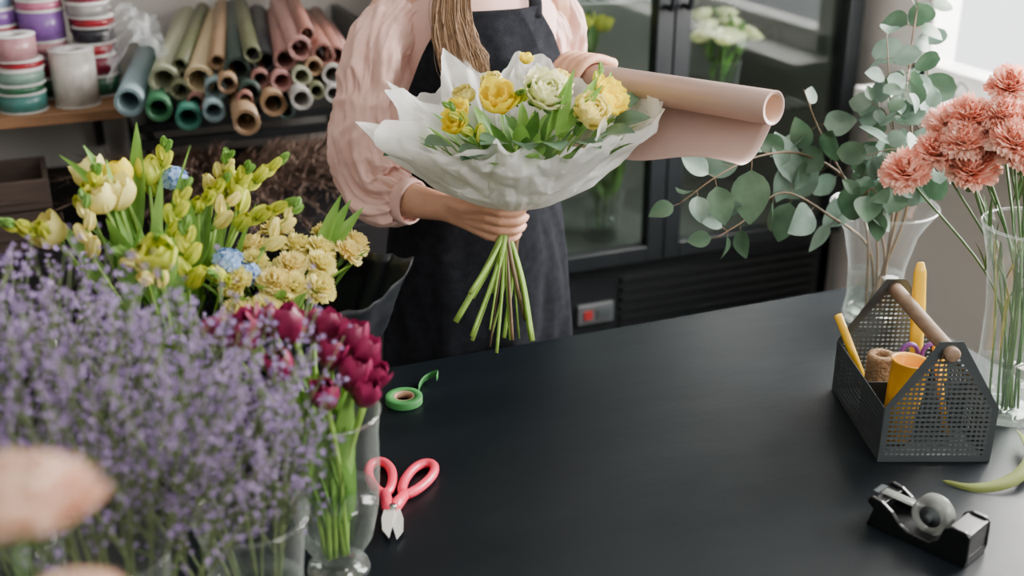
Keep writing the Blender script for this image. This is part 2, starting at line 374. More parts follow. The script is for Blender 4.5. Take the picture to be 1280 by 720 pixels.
def vase(name,c,prof,label,water=None,z0=.78,group=None):
    e=thing(name,label,'vase',(c[0],c[1],z0),group)
    mb=MB(); mb.lathe([(0.0001,.004)]+prof,48); rr,zz=prof[-1]
    mb.lathe([(rr+.0020*math.cos(a),zz+.0020*math.sin(a)) for a in [i*math.pi/3 for i in range(6)]],48,closed=True)
    mb.lathe([(.0001,.012),(prof[0][0]*.93,.012),(prof[0][0]*.95,.002),(.0001,.002)],48)
    make(mb,'glass_body',['glass'],e,world=False)
    if water:
        wp=[(max(.0001,r-.003),z) for r,z in prof if z<water]
        k=next(i for i,(r,z) in enumerate(prof) if z>=water); r=prof[k][0]-.003
        mb=MB(); mb.lathe([(0.0001,.013)]+[(q,max(z,.013)) for q,z in wp]+[(r,water),(.0001,water)],32); make(mb,'water',['water'],e,world=False)
    return e

# ------------------------------------------------------------------ burgundy tulips
TX,TY=.298,1.385
vase('tulip_vase',(TX,TY),[(.038,0),(.044,.006),(.042,.012),(.026,.020),(.034,.032),(.050,.06),(.060,.11),(.064,.17),(.064,.22),(.068,.255)],'clear footed glass vase holding burgundy tulips',.13)
th=[head_tulip('tulip_blossom',m,s,L,W_,o,7,.0006,1.0,.95) for m,s,L,W_,o in(('burg',1,.056,.018,-.32),('burg',2,.052,.018,-.22),('burg',3,.058,.018,-.38),('burg',4,.052,.019,-.12))]
for i,p in enumerate([(.21,1.40,1.135),(.25,1.45,1.12),(.305,1.385,1.095),(.325,1.36,1.07),(.24,1.36,1.105),(.185,1.44,1.125),(.30,1.46,1.10),(.345,1.385,1.085),(.265,1.40,1.135),(.315,1.43,1.11),(.22,1.45,1.13),(.285,1.33,1.07),(.335,1.345,1.055),(.335,1.40,1.10),(.35,1.365,1.065)]):
    b=(TX+RN.uniform(-.016,.016),TY+RN.uniform(-.016,.016),.808)
    flower('tulip',b,p,th,'burgundy tulip with pointed petals in a glass vase','tulip','burgundy tulips in the glass vase',scale=.95,leaves=3,LL=.18,LW=.019,r=.0040,low=1,sag=.5)

# ------------------------------------------------------------------ statice
vase('statice_vase',(.0,1.16),[(.050,0),(.052,.02),(.055,.1),(.060,.2),(.066,.26)],'clear glass vase packed with lilac statice stems',.15)
vase('statice_vase',(.165,1.235),[(.045,0),(.047,.02),(.052,.1),(.060,.18),(.068,.22)],'clear glass vase with lilac statice beside the tulips',.12)
vase('statice_vase',(-.10,1.42),[(.045,0),(.047,.02),(.05,.1),(.055,.2),(.06,.28)],'clear glass vase packed with lilac statice stems',.15)
def sprig(seed,H=.50):
    r=random.Random(seed); st=MB(); fl=MB()
    top=H*.64; st.tube([(0,0,0),(r.uniform(-.005,.005),0,H*.3),(0,0,top),(0,0,H*.84)],[.0024,.0022,.0017,.0011],5)
    for b in range(10):
        f=b/9; a=b*2.4+r.uniform(-.3,.3); z0=top*(.72+.62*f); L=H*.30*(1-.45*f)*r.uniform(.75,1.3)
        d=V((math.cos(a)*.6,math.sin(a)*.6,1.0)).normalized(); p0=V((0,0,z0)); p1=p0+d*L*.5+V((0,0,.01)); p2=p0+d*L+V((0,0,.03))
        st.tube([p0,p1,p2],[.0012,.0010,.0006],4)
        for k in range(13):
            u=r.uniform(.35,1.15); c=p0+(p2-p0)*u+V((r.gauss(0,.005),r.gauss(0,.005),r.gauss(0,.009)))
            if k%2==0: st.tube([p0+(p2-p0)*max(0,u-.2),c],.0006,3,cap=False)
            dd=V((r.gauss(0,1),r.gauss(0,1),r.uniform(.2,1.6))).normalized(); mt=Matrix.Translation(c)@align(dd,r.random()*6); s=r.uniform(.0030,.0060)
            vs=[mt@V((0,0,-s*.5))]
            for q in range(10):
                rr=s if q%2==0 else s*.5; vs.append(mt@V((rr*math.cos(q*.628),rr*math.sin(q*.628),s*.35 if q%2==0 else 0)))
            fl.add(vs,[(0,1+q,1+(q+1)%10) for q in range(10)])
    return mesh_data(st,'stem',['stemg']),mesh_data(fl,'florets',['lilac'],smooth=False)
SP=[sprig(s,h) for s,h in((1,.50),(2,.46),(3,.53),(4,.44),(5,.49))]
def put_sprig(base,lean,k,sc=1):
    st,fl=SP[k%5]; e=thing('statice_sprig','airy lilac statice sprig with tiny florets in a glass vase','statice',base,'lilac statice sprigs')
    e.rotation_euler=align(V((lean[0],lean[1],1)),RN.uniform(0,6)).to_euler(); e.scale=(sc,)*3
    for me,n in((st,'stem'),(fl,'florets')):
        o=bpy.data.objects.new(n,me); col.objects.link(o); o.parent=e
        if n=='florets': o['kind']='stuff'
for i in range(20):
    a=i*2.4; q=math.sqrt((i+.5)/20); sy=math.sin(a)
    put_sprig((.0+.025*q*math.cos(a),1.16+.025*q*sy,.80),(.54*q*math.cos(a)-.03,q*sy*(.44 if sy>0 else .24)+.05),i,1.04-.08*q+.08*sy)
for i in range(10):
    a=i*2.4+1; q=math.sqrt((i+.5)/10); lx=.38*q*math.cos(a); sy=math.sin(a)
    put_sprig((.165+.022*q*math.cos(a),1.235+.022*q*sy,.80),(lx-.08,q*sy*(.42 if sy>0 else .24)+.04),i+2,.88-.10*q)
for i in range(12):
    a=i*2.4+2; q=math.sqrt((i+.5)/12); put_sprig((-.10+.022*q*math.cos(a),1.42+.022*q*math.sin(a),.80),(.42*q*math.cos(a)+.04,.40*q*math.sin(a)-.05),i+1,1.08-.10*q)
put_sprig((.165,1.25,.80),(.06,-.16,1),2,.80); put_sprig((.17,1.235,.80),(.14,-.16,1),4,.64)

# ------------------------------------------------------------------ peach roses near
vase('rose_vase',(-.09,.66),[(.045,0),(.046,.1),(.05,.28),(.055,.40)],'tall clear glass vase with pale peach roses',.2)
rh=[head_rose('rose_blossom','peach',s,.034,6,1.0,.003) for s in(1,2)]
for p,sc_ in(((-.050,.70,1.368),1.1),((-.022,.665,1.314),.8),((-.13,.72,1.345),.9),((-.12,.62,1.30),.9)):
    flower('rose',(-.09+RN.uniform(-.02,.02),.66+RN.uniform(-.02,.02),.80),p,rh,'pale peach rose in full bloom','rose','peach roses in the tall vase','stemd',scale=sc_,leaves=1,leafm='leaf',LL=.06)

# ------------------------------------------------------------------ yellow freesias and blue flowers behind
vase('freesia_vase',(.14,1.74),[(.05,0),(.052,.1),(.058,.2),(.065,.26)],'clear glass vase with yellow freesias and tulips',.15)
fh=[head_spray('freesia_blossom','yelg',s,7,.0175) for s in(1,2,4)]+[head_spray('freesia_blossom','cream',3,6,.017)]
for p in((.05,1.74,1.23),(.10,1.60,1.20),(.20,1.74,1.21),(.25,1.70,1.19),(.28,1.66,1.17),(.26,1.74,1.20),(.15,1.81,1.22),(.22,1.72,1.19),(.16,1.60,1.15),(.15,1.68,1.20),(.0,1.72,1.20),(.12,1.56,1.17),(.23,1.78,1.22),(.27,1.79,1.21),(.04,1.66,1.19),(.24,1.76,1.21),(.21,1.62,1.14)):
    flower('freesia',(.14+RN.uniform(-.03,.03),1.74+RN.uniform(-.03,.03),.80),p,fh,'yellow-green freesia spray with plump buds','freesia','yellow freesias in the glass vase',scale=.95,leaves=2,LL=.17,LW=.010,part='blossom_spray')
yt=[head_tulip('tulip_blossom','yel',11,.046,.018,-.3,7,.001)]+[head_tulip('tulip_blossom','cream',s,.047,.018,o,7,.001) for s,o in((13,-.35),(14,-.25))]+[head_tulip('tulip_blossom','yelg',15,.047,.017,-.4,7,.001)]
for p in((.065,1.79,1.25),(.09,1.72,1.235),(.12,1.53,1.215),(.07,1.70,1.24),(.0,1.73,1.19),(.14,1.80,1.24),(.10,1.77,1.25)):
    flower('tulip',(.14+RN.uniform(-.03,.03),1.74+RN.uniform(-.03,.03),.80),p,yt,'yellow tulip bud with half closed petals in a vase','tulip','yellow tulips in the glass vase',scale=1.1,leaves=2,LL=.20,LW=.016)
bh=[head_cluster('hydrangea_blossom','blue',s,.021,34,.010) for s in(1,2)]
for p in((.175,1.80,1.235),(.225,1.67,1.145),(.25,1.66,1.125)):
    flower('hydrangea',(.15+RN.uniform(-.03,.03),1.75+RN.uniform(-.03,.03),.80),p,bh,'sky blue hydrangea cluster among yellow freesias','hydrangea','blue hydrangea clusters',leaves=2,leafm='leaf',LL=.1,scale=.85)

# ------------------------------------------------------------------ paper wrap generator
def ridge(x,y,z): return 1-2*abs(nz(x,y,z))
def wrap_sheet(cx,cy,z0,r0,rims,amp=.02,npl=14,seed=0,nu=22,nv=120,pr=.8,pz=1.5,edge=.012,a0=0,a1=360,cr=1.0):
    rows=[]
    ks=sorted(rims); ks=[(ks[-1][0]-360,)+tuple(ks[-1][1:])]+ks+[(ks[0][0]+360,)+tuple(ks[0][1:])]
    def rim(a):
        for p,q in zip(ks,ks[1:]):
            if p[0]<=a<=q[0]:
                t=(a-p[0])/(q[0]-p[0]); return p[1]+(q[1]-p[1])*t,p[2]+(q[2]-p[2])*t
        return ks[1][1:]
    for i in range(nu+1):
        s=i/nu; row=[]
        for j in range(nv+1):
            a=a0+(a1-a0)*j/nv; aw=((a+180)%360)-180; R_,Z_=rim(aw); th=rad(a)
            ca,sa=math.cos(th),math.sin(th)
            R_+=edge*nz(ca*4+seed,sa*4,seed)*s; Z_+=edge*.6*nz(ca*5,sa*5+seed,3)*s
            r=r0+(R_-r0)*s**pr; z=z0+(Z_-z0)*s**pz
            ph=a/360*npl+1.4*nz(ca*1.5,sa*1.5,seed+s*.8)
            wr=amp*(abs((ph%1)-.5)*2-.5)*(math.sin(math.pi*min(1,s+.05))**.6)*(.15+.85*(1-s)**1.5)
            k1=ridge(ca*2.2+seed,sa*2.2,s*2.5+seed); k2=ridge(ca*5,sa*5+seed,s*5); k3=ridge(ca*12+seed,sa*12,s*11)
            wr+=cr*min(1,s*1.6)*(.022*(k1-.5)+.009*(k2-.5)+.0030*(k3-.5))
            r+=wr
            row.append(V((cx+r*ca,cy+r*sa,z+wr*.4+cr*s*.010*(ridge(ca*4+9,sa*4,s*4)-.5))))
        rows.append(row)
    return rows

# black wrapped cream bouquet in bucket
BX,BY=.300,1.685
bk=thing('flower_bucket','black metal flower bucket on the table','bucket',(BX,BY,.78))
mb=MB(); mb.lathe([(.0001,.004),(.055,0),(.06,.01),(.072,.17),(.075,.175),(.070,.172),(.056,.012),(.0001,.010)],32); make(mb,'bucket_body',['blackpl'],bk,world=False)
wb=thing('wrapped_bouquet','bouquet of cream carnations wrapped in black paper','bouquet',(BX,BY,.80))
mb=MB(); mb.grid(wrap_sheet(BX,BY,.91,.045,[(-150,.10,1.05),(-115,.105,1.055),(-85,.125,1.08),(-60,.145,1.09),(-40,.165,1.10),(-15,.200,1.13),(10,.16,1.11),(45,.14,1.125),(90,.12,1.12),(130,.13,1.13),(165,.11,1.10)],.02,9,5,nv=120,cr=.6))
make(mb,'black_paper',['blackp'],wb,solid=.001)
ch=[head_carn('carnation_blossom',m,s,.025) for m,s in(('cream',21),('peachy',22),('cream',23))]
for p in((.30,1.68,1.13),(.37,1.71,1.135),(.40,1.70,1.13),(.42,1.74,1.135),(.27,1.65,1.12),(.44,1.70,1.12),(.32,1.64,1.115),(.35,1.665,1.125),(.39,1.665,1.12),(.35,1.76,1.145),(.265,1.62,1.085),(.31,1.73,1.135),(.30,1.615,1.085),(.345,1.635,1.105),(.38,1.63,1.10),(.46,1.73,1.12)):
    p=(p[0]-.035,p[1],p[2]); o=bpy.data.objects.new('carnation_blossom',RN.choice(ch)); col.objects.link(o); o.parent=wb; o.location=V(p)-V((BX,BY,.80)); o.rotation_euler=orient(V((p[0]-BX,p[1]-BY-.03,.12)))
mb=MB()
for i in range(14): a=i*2.4; mb.tube([(BX+.02*math.cos(a),BY+.02*math.sin(a),.80),(BX+.02*math.cos(a+1),BY+.02*math.sin(a+1),.96),(BX+.06*math.cos(a),BY+.06*math.sin(a),1.10)],.003,6)
make(mb,'stems',['stem'],wb)
mb=MB()
for i in range(22):
    a=i*2.4; rr=RN.uniform(.03,.10); p=V((BX+rr*math.cos(a),BY+rr*math.sin(a)*.8,1.08)); mb.leaf(p,V((math.cos(a)*.7,math.sin(a)*.7,1)),V((-math.cos(a),-math.sin(a),.6)),RN.uniform(.05,.09),.009,.2,.4)
for dx in(.5,.75,.35): mb.leaf((BX+.06,BY+.02,1.10),(dx,.1,.9),(-.5,-.6,.5),.13,.012,.1,.4)
make(mb,'foliage',['leafl'],wb)

# ------------------------------------------------------------------ held bouquet
HB=V((.735,1.845,1.10))
hb=thing('hand_tied_bouquet','bouquet of yellow and ivory flowers in white tissue held by person','bouquet',HB)
rims=[(-31,.262,1.305),(-44,.195,1.258),(-68,.205,1.280),(-92,.160,1.244),(-116,.190,1.264),(-138,.170,1.248),(-158,.205,1.262),(176,.268,1.280),(160,.190,1.255),(143,.248,1.332),(124,.165,1.28),(106,.165,1.348),(82,.12,1.29),(58,.165,1.348),(28,.160,1.285),(-4,.235,1.325)]
mb=MB(); mb.grid(wrap_sheet(.755,1.845,1.115,.018,rims,.020,13,1,nu=50,nv=300,edge=.015))
make(mb,'tissue_paper',['tissue'],hb)
rims2=[(a+11,r*(.86+.10*(i%2)),z+.018*((i%3)-1)+.004) for i,(a,r,z) in enumerate(rims)]
rims2=[(((a+180)%360)-180,r,z) for a,r,z in rims2]
mb=MB(); mb.grid(wrap_sheet(.755,1.845,1.123,.014,rims2,.018,9,7,nu=50,nv=300,edge=.03))
make(mb,'inner_tissue_paper',['tissue'],hb)
def bh_(nm,meshes,pts,sc=1):
    for p in pts:
        o=bpy.data.objects.new(nm,RN.choice(meshes)); col.objects.link(o); o.parent=hb; o.location=V(p)-HB
        o.rotation_euler=orient(V((p[0]-.76,p[1]-1.92,.18))); s=sc*RN.uniform(.95,1.08); o.scale=(s,s,s)
dh=[head_tulip('double_tulip_blossom','yel',s,.048,.020,.06,8,.002,.85) for s in(1,2)]
bh_('double_tulip_blossom',dh,[(.703,1.80,1.305)],1.15)
bh_('double_tulip_blossom',dh,[(.880,1.765,1.295),(.890,1.80,1.30)],.9)
bh_('double_tulip_blossom',dh,[(.655,1.85,1.28),(.64,1.82,1.27)],.75)
bh_('double_tulip_blossom',dh,[(.80,1.92,1.345)],.5)
rl=[head_rose('rose_blossom','cwhite',s,.027,5,.65,.0015) for s in(5,6)]
bh_('rose_blossom',rl,[(.775,1.785,1.312)],1.4)
rc=[head_rose('rose_blossom','cream',s,.026,4,.3,.001) for s in(7,8)]
bh_('rose_blossom',rc,[(.832,1.745,1.288)],1.35); bh_('rose_blossom',rc,[(.725,1.88,1.315),(.83,1.85,1.32),(.68,1.89,1.295)],.85)
lh=[head_spray('freesia_spray','yelg',9,6,.015)]
bh_('freesia_spray',lh,[(.755,1.85,1.295),(.88,1.84,1.275),(.67,1.80,1.25),(.74,1.83,1.30)],.9)
mb=MB(); r=random.Random(4)
for i in range(90):
    a=i*2.4; q=math.sqrt(i/90)*.135; p=V((.765+q*1.15*math.cos(a),1.835+q*math.sin(a),1.205+.02*r.random()))
    d=V((math.cos(a)*q*6,math.sin(a)*q*6,.9)); mb.leaf(p,d,V((-math.cos(a),-math.sin(a),.5)),r.uniform(.05,.085),r.uniform(.008,.016),.2,.3,i%2)
for p,d,L in(((.77,1.755,1.265),(.3,-.2,.8),.12),((.79,1.75,1.265),(.55,-.3,.7),.11),((.80,1.76,1.265),(.7,.0,.9),.11),((.785,1.75,1.26),(.15,-.3,1),.11),((.90,1.80,1.27),(.2,.1,1),.08)): mb.leaf(p,d,(0,-1,.2),L,.010,.1,.4,1)
make(mb,'foliage',['leaf','leafl'],hb)
mb=MB()
for p,d in(((.69,1.75,1.262),(-.6,-.5,.35)),((.72,1.735,1.26),(-.2,-.9,.35)),((.85,1.72,1.265),(.5,-.7,.4)),((.89,1.75,1.27),(.9,-.4,.45)),((.62,1.80,1.25),(-.8,-.5,.5)),((.57,1.83,1.25),(-.9,-.3,.1)),((.66,1.76,1.25),(-.7,-.6,.2)),((.81,1.715,1.26),(.1,-.8,.25)),((.91,1.80,1.28),(.8,.1,.5)),((.76,1.72,1.26),(-.1,-.8,.3))):
    mb.leaf(p,d,(0,-.3,1),.066,.024,.25,.2,0)
make(mb,'eucalyptus_leaves',['eucad'],hb)
mb=MB()
for i in range(17):
    a=i*2.4; q=math.sqrt((i+.5)/17); x,y=math.cos(a)*q,math.sin(a)*q
    top=V((.76+.10*x,1.84+.09*y,1.24)); tie=V((.737+.014*x,1.845+.014*y,1.10)); bot=V((.694-.085*x+.01*y,1.785-.035*y,.870+abs(RN.gauss(0,.055))))
    kk=RN.uniform(-.016,.016)
    mb.tube(smoothpath([top,tie,(tie+bot)/2+V((.006+kk,kk,0)),bot],5),RN.choice([.0018,.003,.0056,.0038]),7,0 if i%6 else 1)
make(mb,'stems',['stem','twig'],hb)

# ------------------------------------------------------------------ paper roll in hand
ro=thing('paper_roll','dusty pink wrapping paper roll partly unrolled in the hand','paper roll',(1.0,1.80,1.31))
A=V((1.078,1.565,1.325)); B=V((.915,2.02,1.297)); ax=(B-A).normalized(); mt=Matrix.Translation(A)@align(ax)
Lr=(B-A).length
mb=MB(); mb.lathe([(.0275,0),(.0275,Lr),(.0235,Lr),(.0235,0)],40,0,mt,closed=True); make(mb,'rolled_paper',['kraft'],ro,smooth=True)
mb=MB(); mb.lathe([(.0234,.001),(.0234,Lr-.001),(.0212,Lr-.001),(.0212,.001)],40,0,mt,closed=True); make(mb,'cardboard_core',['kraftin'],ro)
mb=MB(); rows=[]
C0=V((1.005,1.54,1.247)); C1=V((.85,1.93,1.185))
for i in range(25):
    u=i/24; top=A.lerp(B,.03+u*.85); bot=C0.lerp(C1,u)+V((0,0,.008*math.sin(u*9)))
    row=[]
    for j in range(15):
        v=j/14
        off=bot-top; out=V((.93,.37,0))
        row.append(top+off*v+out*(.030*(1-v)*math.cos(v*1.2))+V((0,0,-.028*math.sin(v*math.pi)-.012*(1-v))))
    rows.append(row)
mb.grid(rows); make(mb,'loose_sheet',['kraft'],ro,solid=.0006)

# ------------------------------------------------------------------ person
PX,PY=.80,2.17
pe=thing('person','person in pink blouse and charcoal apron holding bouquet and paper roll','person',(PX,PY,0))
def ell(z,hw,hd,cx=PX,cy=PY,n=40): return [V((cx+hw*math.cos(2*math.pi*j/n),cy+hd*math.sin(2*math.pi*j/n),z)) for j in range(n)]
mb=MB()
secs=[(.82,.10,.09),(.86,.165,.11),(.95,.162,.11),(1.05,.125,.092),(1.15,.130,.098),(1.25,.145,.112),(1.33,.15,.108),(1.39,.165,.09),(1.43,.13,.07),(1.455,.075,.058),(1.48,.054,.054),(1.56,.05,.054)]
rows=[[V((PX,PY,.80))]*40]+[ell(*s) for s in secs]+[[V((PX,PY,1.58))]*40]; mb.grid(rows,0,True)
mb.ball((PX,PY-.015,1.65),(.073,.092,.108),0,24,16)
mb.ball((PX,PY-.055,1.595),(.045,.045,.045),0,16,10)
mb.tube([(PX,PY-.10,1.665),(PX,PY-.116,1.64),(PX,PY-.112,1.632)],[.008,.012,.009],8)
for s in(-1,1): mb.ball((PX+s*.075,PY,1.64),(.010,.02,.03),0,10,8)
def limb(pts,rs,n=6): 
    p=smoothpath(pts,n); mb.tube(p,lerpl(rs,len(p)),16); 
    mb.ball(pts[0],rs[0]*.98); mb.ball(pts[-1],rs[-1]*.98)
for s in(-1,1):
    limb([(PX+s*.085,PY,.86),(PX+s*.09,PY-.005,.66),(PX+s*.09,PY,.48),(PX+s*.09,PY+.02,.28),(PX+s*.09,PY+.02,.09)],[.085,.072,.052,.050,.032])
    limb([(PX+s*.09,PY+.03,.045),(PX+s*.095,PY-.06,.035),(PX+s*.10,PY-.15,.025)],[.035,.035,.022])
limb([(PX-.165,PY,1.395),(.585,2.155,1.25),(.558,2.125,1.105)],[.048,.045,.038])
limb([(.558,2.125,1.105),(.60,2.05,1.088),(.662,1.955,1.087)],[.040,.037,.0245])
W=V((.662,1.955,1.087)); nails=[]
for k,zk in enumerate((1.118,1.099,1.080,1.062)):
    kn=V((.700+.002*k,1.842+.006*k,zk)); mb.tube([W+V((0,0,(1.5-k)*.008)),W.lerp(kn,.5)+V((-.004,-.004,0)),kn],[.014,.0135,.0105],10)
    f=[1,1.04,.98,.84][k]
    pts=[kn,kn+V((.014,-.020,-.002))*f,kn+V((.040,-.026,-.004))*f,kn+V((.060,-.012,-.006))*f,kn+V((.066,.004,-.007))*f]
    p=smoothpath(pts,4); mb.tube(p,lerpl([.0102,.0088,.0084,.0078,.0068],len(p)),12); mb.ball(kn,.0112); mb.ball(pts[-1],.0068)
    mb.ball(pts[1],.0094); nails.append(pts[-2].lerp(pts[-1],.55)+V((.0064,-.0024,.001)))
pts=[W+V((.006,-.01,.012)),(.688,1.905,1.118),(.712,1.882,1.130),(.742,1.876,1.132)]
p=smoothpath(pts,4); mb.tube(p,lerpl([.014,.0125,.0105,.0085],len(p)),12); mb.ball(pts[-1],.0085)
limb([(PX+.165,PY,1.395),(1.0,2.20,1.27),(1.005,2.215,1.15)],[.048,.044,.038])
limb([(1.005,2.215,1.15),(1.0,2.13,1.20),(.985,2.055,1.272)],[.040,.035,.0245])
W2=V((.985,2.055,1.272))
for k in range(4):
    kn=V((.985-.003*k,1.955+.019*k-.005,1.325-.002*k)); 
    mb.tube([W2,W2.lerp(kn,.55)+V((.004,0,.006)),kn],[.014,.0135,.0105],10)
    c=A.lerp(B,(kn.y-A.y)/(B.y-A.y)); f=[1,1.03,1,.85][k]
    pts=[kn,c+V((.012,-.006,.037)),c+V((-.014,-.012,.033)),c+V((-.032,-.014,.013)),c+V((-.035,-.012,-.004))]
    p=smoothpath(pts,4); mb.tube(p,lerpl([.0105,.009,.0086,.008,.007],len(p)),12); mb.ball(pts[-1],.007); mb.ball(kn,.011)
pts=[W2+V((-.008,-.008,.0)),(.965,2.01,1.275),(.955,1.965,1.266),(.948,1.94,1.260)]
p=smoothpath(pts,4); mb.tube(p,lerpl([.014,.0125,.0105,.0085],len(p)),12)
body=make(mb,'body',['skin'],pe)
rm=body.modifiers.new('remesh','REMESH'); rm.mode='VOXEL'; rm.voxel_size=.0033; rm.use_smooth_shade=True
sm=body.modifiers.new('smooth','SMOOTH'); sm.factor=.5; sm.iterations=2
for c in nails:
    mb=MB(); mb.ball(c,(.0022,.0055,.0042),0,10,8); make(mb,'fingernail',['nail'],pe)
for s in(-1,1):
    mb=MB(); mb.ball((PX+s*.03,PY-.088,1.665),(.012,.010,.009)); make(mb,'eye',['eye'],pe)
    mb=MB(); mb.tube(smoothpath([(PX+s*.014,PY-.103,1.683),(PX+s*.03,PY-.101,1.688),(PX+s*.046,PY-.088,1.684)],3),.0025,6); make(mb,'eyebrow',['hair'],pe)
mb=MB(); mb.ball((PX,PY-.098,1.603),(.022,.008,.007)); make(mb,'lips',['lip'],pe)
# hair
mb=MB(); rows=[]
for i in range(15):
    a=i/14*1.9
    row=[]
    for j in range(40):
        th_=2*math.pi*j/40; fr_=-math.sin(th_)
        aa=a*(1-.42*max(0,fr_))
        d=V((math.sin(aa)*math.cos(th_),math.sin(aa)*math.sin(th_),math.cos(aa)))
        k=1+.02*math.sin(j*5)
        row.append(V((PX+d.x*.083*k,PY-.008+d.y*.103*k,1.655+d.z*.118)))
    rows.append(row)
mb.grid(rows,0,True)
r=random.Random(3)
for i in range(900):
    g=max(-2.1,min(2.1,r.gauss(0,1))); ox,oy=g*.0118,r.gauss(0,.005); e=r.uniform(-.035,.03); w_=r.gauss(0,.0026)
    pts=[(PX-.05+ox,PY-.045,1.60),(PX-.074+ox*1.1,PY-.10+oy,1.50),(PX-.092+ox*1.35+w_,PY-.128+oy,1.43),(PX-.092+ox*1.6-w_,PY-.146+oy,1.38),(PX-.080+ox*1.7+w_*1.5,PY-.158+oy,1.335+e*.5),(PX-.068+ox*1.3-w_,PY-.160+oy,1.300+e)]
    p=smoothpath(pts,3); mb.tube(p,lerpl([.0007,.0007,.0007,.0006,.0005,.0002],len(p)),3,cap=False)
make(mb,'hair',['hair'],pe)
# blouse torso
def clothnoise(p,amp,f=9,seed=0): return amp*(nz(p.x*f+seed,p.y*f,p.z*f*.6)+.4*nz(p.x*f*2.5,p.y*f*2.5+seed,p.z*f*1.5))
mb=MB(); rows=[]
for z,hw,hd in[(1.00,.150,.118),(1.05,.145,.112),(1.12,.148,.115),(1.18,.153,.12),(1.25,.160,.127),(1.32,.165,.123),(1.37,.172,.112),(1.405,.168,.095),(1.435,.125,.078),(1.455,.090,.070),(1.475,.072,.066),(1.50,.068,.064)]:
    rows.append([p+(p-V((PX,PY,z))).normalized()*clothnoise(p,.008) for p in ell(z,hw,hd,n=72)])
mb.grid(rows,0,True)
bl=make(mb,'blouse',['blouse'],pe,subsurf=1)
def sleeve(pts,rs,cuff,seed,nm='sleeve'):
    mb=MB(); p=smoothpath(pts,24); R_=lerpl(rs,len(p)); n=len(p); rows=[]; prev=V((1,0,0)); L=0
    for i,q in enumerate(p):
        t=(p[min(i+1,n-1)]-p[max(i-1,0)]).normalized(); prev=(prev-t*prev.dot(t)).normalized(); y=t.cross(prev); row=[]
        if i: L+=(q-p[i-1]).length
        for j in range(140):
            a=2*math.pi*j/140; d=prev*math.cos(a)+y*math.sin(a)
            f=1-abs(2*i/n-1)**3
            endp=(i/n)**3
            ca,sa=math.cos(a),math.sin(a)
            w=.011*nz(ca*1.6+seed,sa*1.6,L*9)
            w+=.014*(ridge(ca*1.5+seed+L*2,sa*1.5,L*3.5)-.5)*(.3+.7*f)
            w+=.009*(ridge(ca*2.6-L*5+seed,sa*2.6,L*14)-.5)*(.4+.6*f)
            w+=.0042*(ridge(ca*5+L*6,sa*5,L*26+seed)-.5)
            w+=.0016*(ridge(ca*11,sa*11+seed,L*55)-.5)
            w+=endp*.004*math.sin(a*15)
            row.append(q+d*(R_[i]+w))
        rows.append(row)
    mb.grid(rows,0,True); s=make(mb,nm,['blouse'],bl)
    mb=MB(); d=(V(pts[-1])-V(pts[-2])).normalized(); e=V(pts[-1]); mb.tube([e-d*.008,e,e+d*.016,e+d*.018],[cuff,cuff+.003,cuff+.002,cuff-.002],28,cap=False)
    c=make(mb,'cuff',['blouse'],s,solid=.002)
sleeve([(PX-.135,PY+.005,1.415),(.612,2.165,1.345),(.590,2.15,1.24),(.572,2.125,1.14),(.580,2.085,1.085),(.610,2.035,1.083)],[.050,.064,.068,.072,.064,.040],.040,1)
sleeve([(PX+.135,PY+.005,1.415),(.965,2.175,1.36),(.98,2.19,1.26),(.99,2.205,1.17),(1.0,2.165,1.175),(.995,2.10,1.228)],[.052,.060,.060,.060,.056,.040],.040,5)
# apron
def shell(secs,nseg,amp,seed,cy=PY,fold=0):
    rows=[]
    for z,hw,hd,A_ in secs:
        row=[]
        for j in range(nseg+1):
            a=rad(A_)*(2*j/nseg-1); p=V((PX+hw*math.sin(a),cy-hd*math.cos(a),z)); n=V((math.sin(a),-math.cos(a),0))
            k=clothnoise(p,amp,8,seed)+fold*max(0,1.05-z)*math.sin(a*7+nz(a*2,z*2,seed)*3)+amp*.6*(ridge(a*1.3+seed,z*6+a*2,seed)-.5)
            row.append(p+n*k)
        rows.append(row)
    return rows
def dens(secs,n): 
    out=[]
    for a,b in zip(secs,secs[1:]):
        for k in range(n): t=k/n; out.append(tuple(a[i]+(b[i]-a[i])*t for i in range(4)))
    return out+[secs[-1]]
mb=MB(); mb.grid(shell(dens([(1.415,.172,.108,32),(1.36,.178,.126,44),(1.30,.177,.138,56),(1.22,.171,.140,72),(1.14,.163,.131,92),(1.07,.158,.125,108)],6),80,.007,2))
apr=make(mb,'apron',['apron'],pe,solid=.0025)
mb=MB(); mb.grid(shell(dens([(1.075,.157,.125,118),(1.02,.170,.137,122),(.95,.183,.146,125),(.85,.190,.150,125),(.72,.195,.152,125),(.52,.20,.157,125)],6),110,.007,6,fold=.035)); make(mb,'skirt_panel',['apron'],apr,solid=.0025)
mb=MB(); mb.grid(shell([(1.088,.164,.131,120),(1.078,.166,.134,120),(1.056,.168,.135,120),(1.048,.166,.133,120)],80,.003,2)); make(mb,'waistband',['apron'],apr,solid=.003)
for s in(-1,1):
    mb=MB(); mb.tube(smoothpath([(PX+s*.085,PY-.098,1.395),(PX+s*.09,PY-.075,1.435),(PX+s*.085,PY-.02,1.462),(PX+s*.085,PY+.05,1.435),(PX+s*.06,PY+.115,1.32),(PX-s*.02,PY+.128,1.12)],5),.014,10,flat=.18,up=(0,-1,.5)); make(mb,'strap',['apron'],apr)
mb=MB(); mb.tube(smoothpath([(PX+.02,PY-.142,1.07),(PX+.025,PY-.155,1.02),(PX+.02,PY-.152,.95),(PX+.028,PY-.158,.90)],4),.007,8,flat=.2,up=(0,-1,0)); make(mb,'apron_tie',['twig'],apr)
mb=MB()
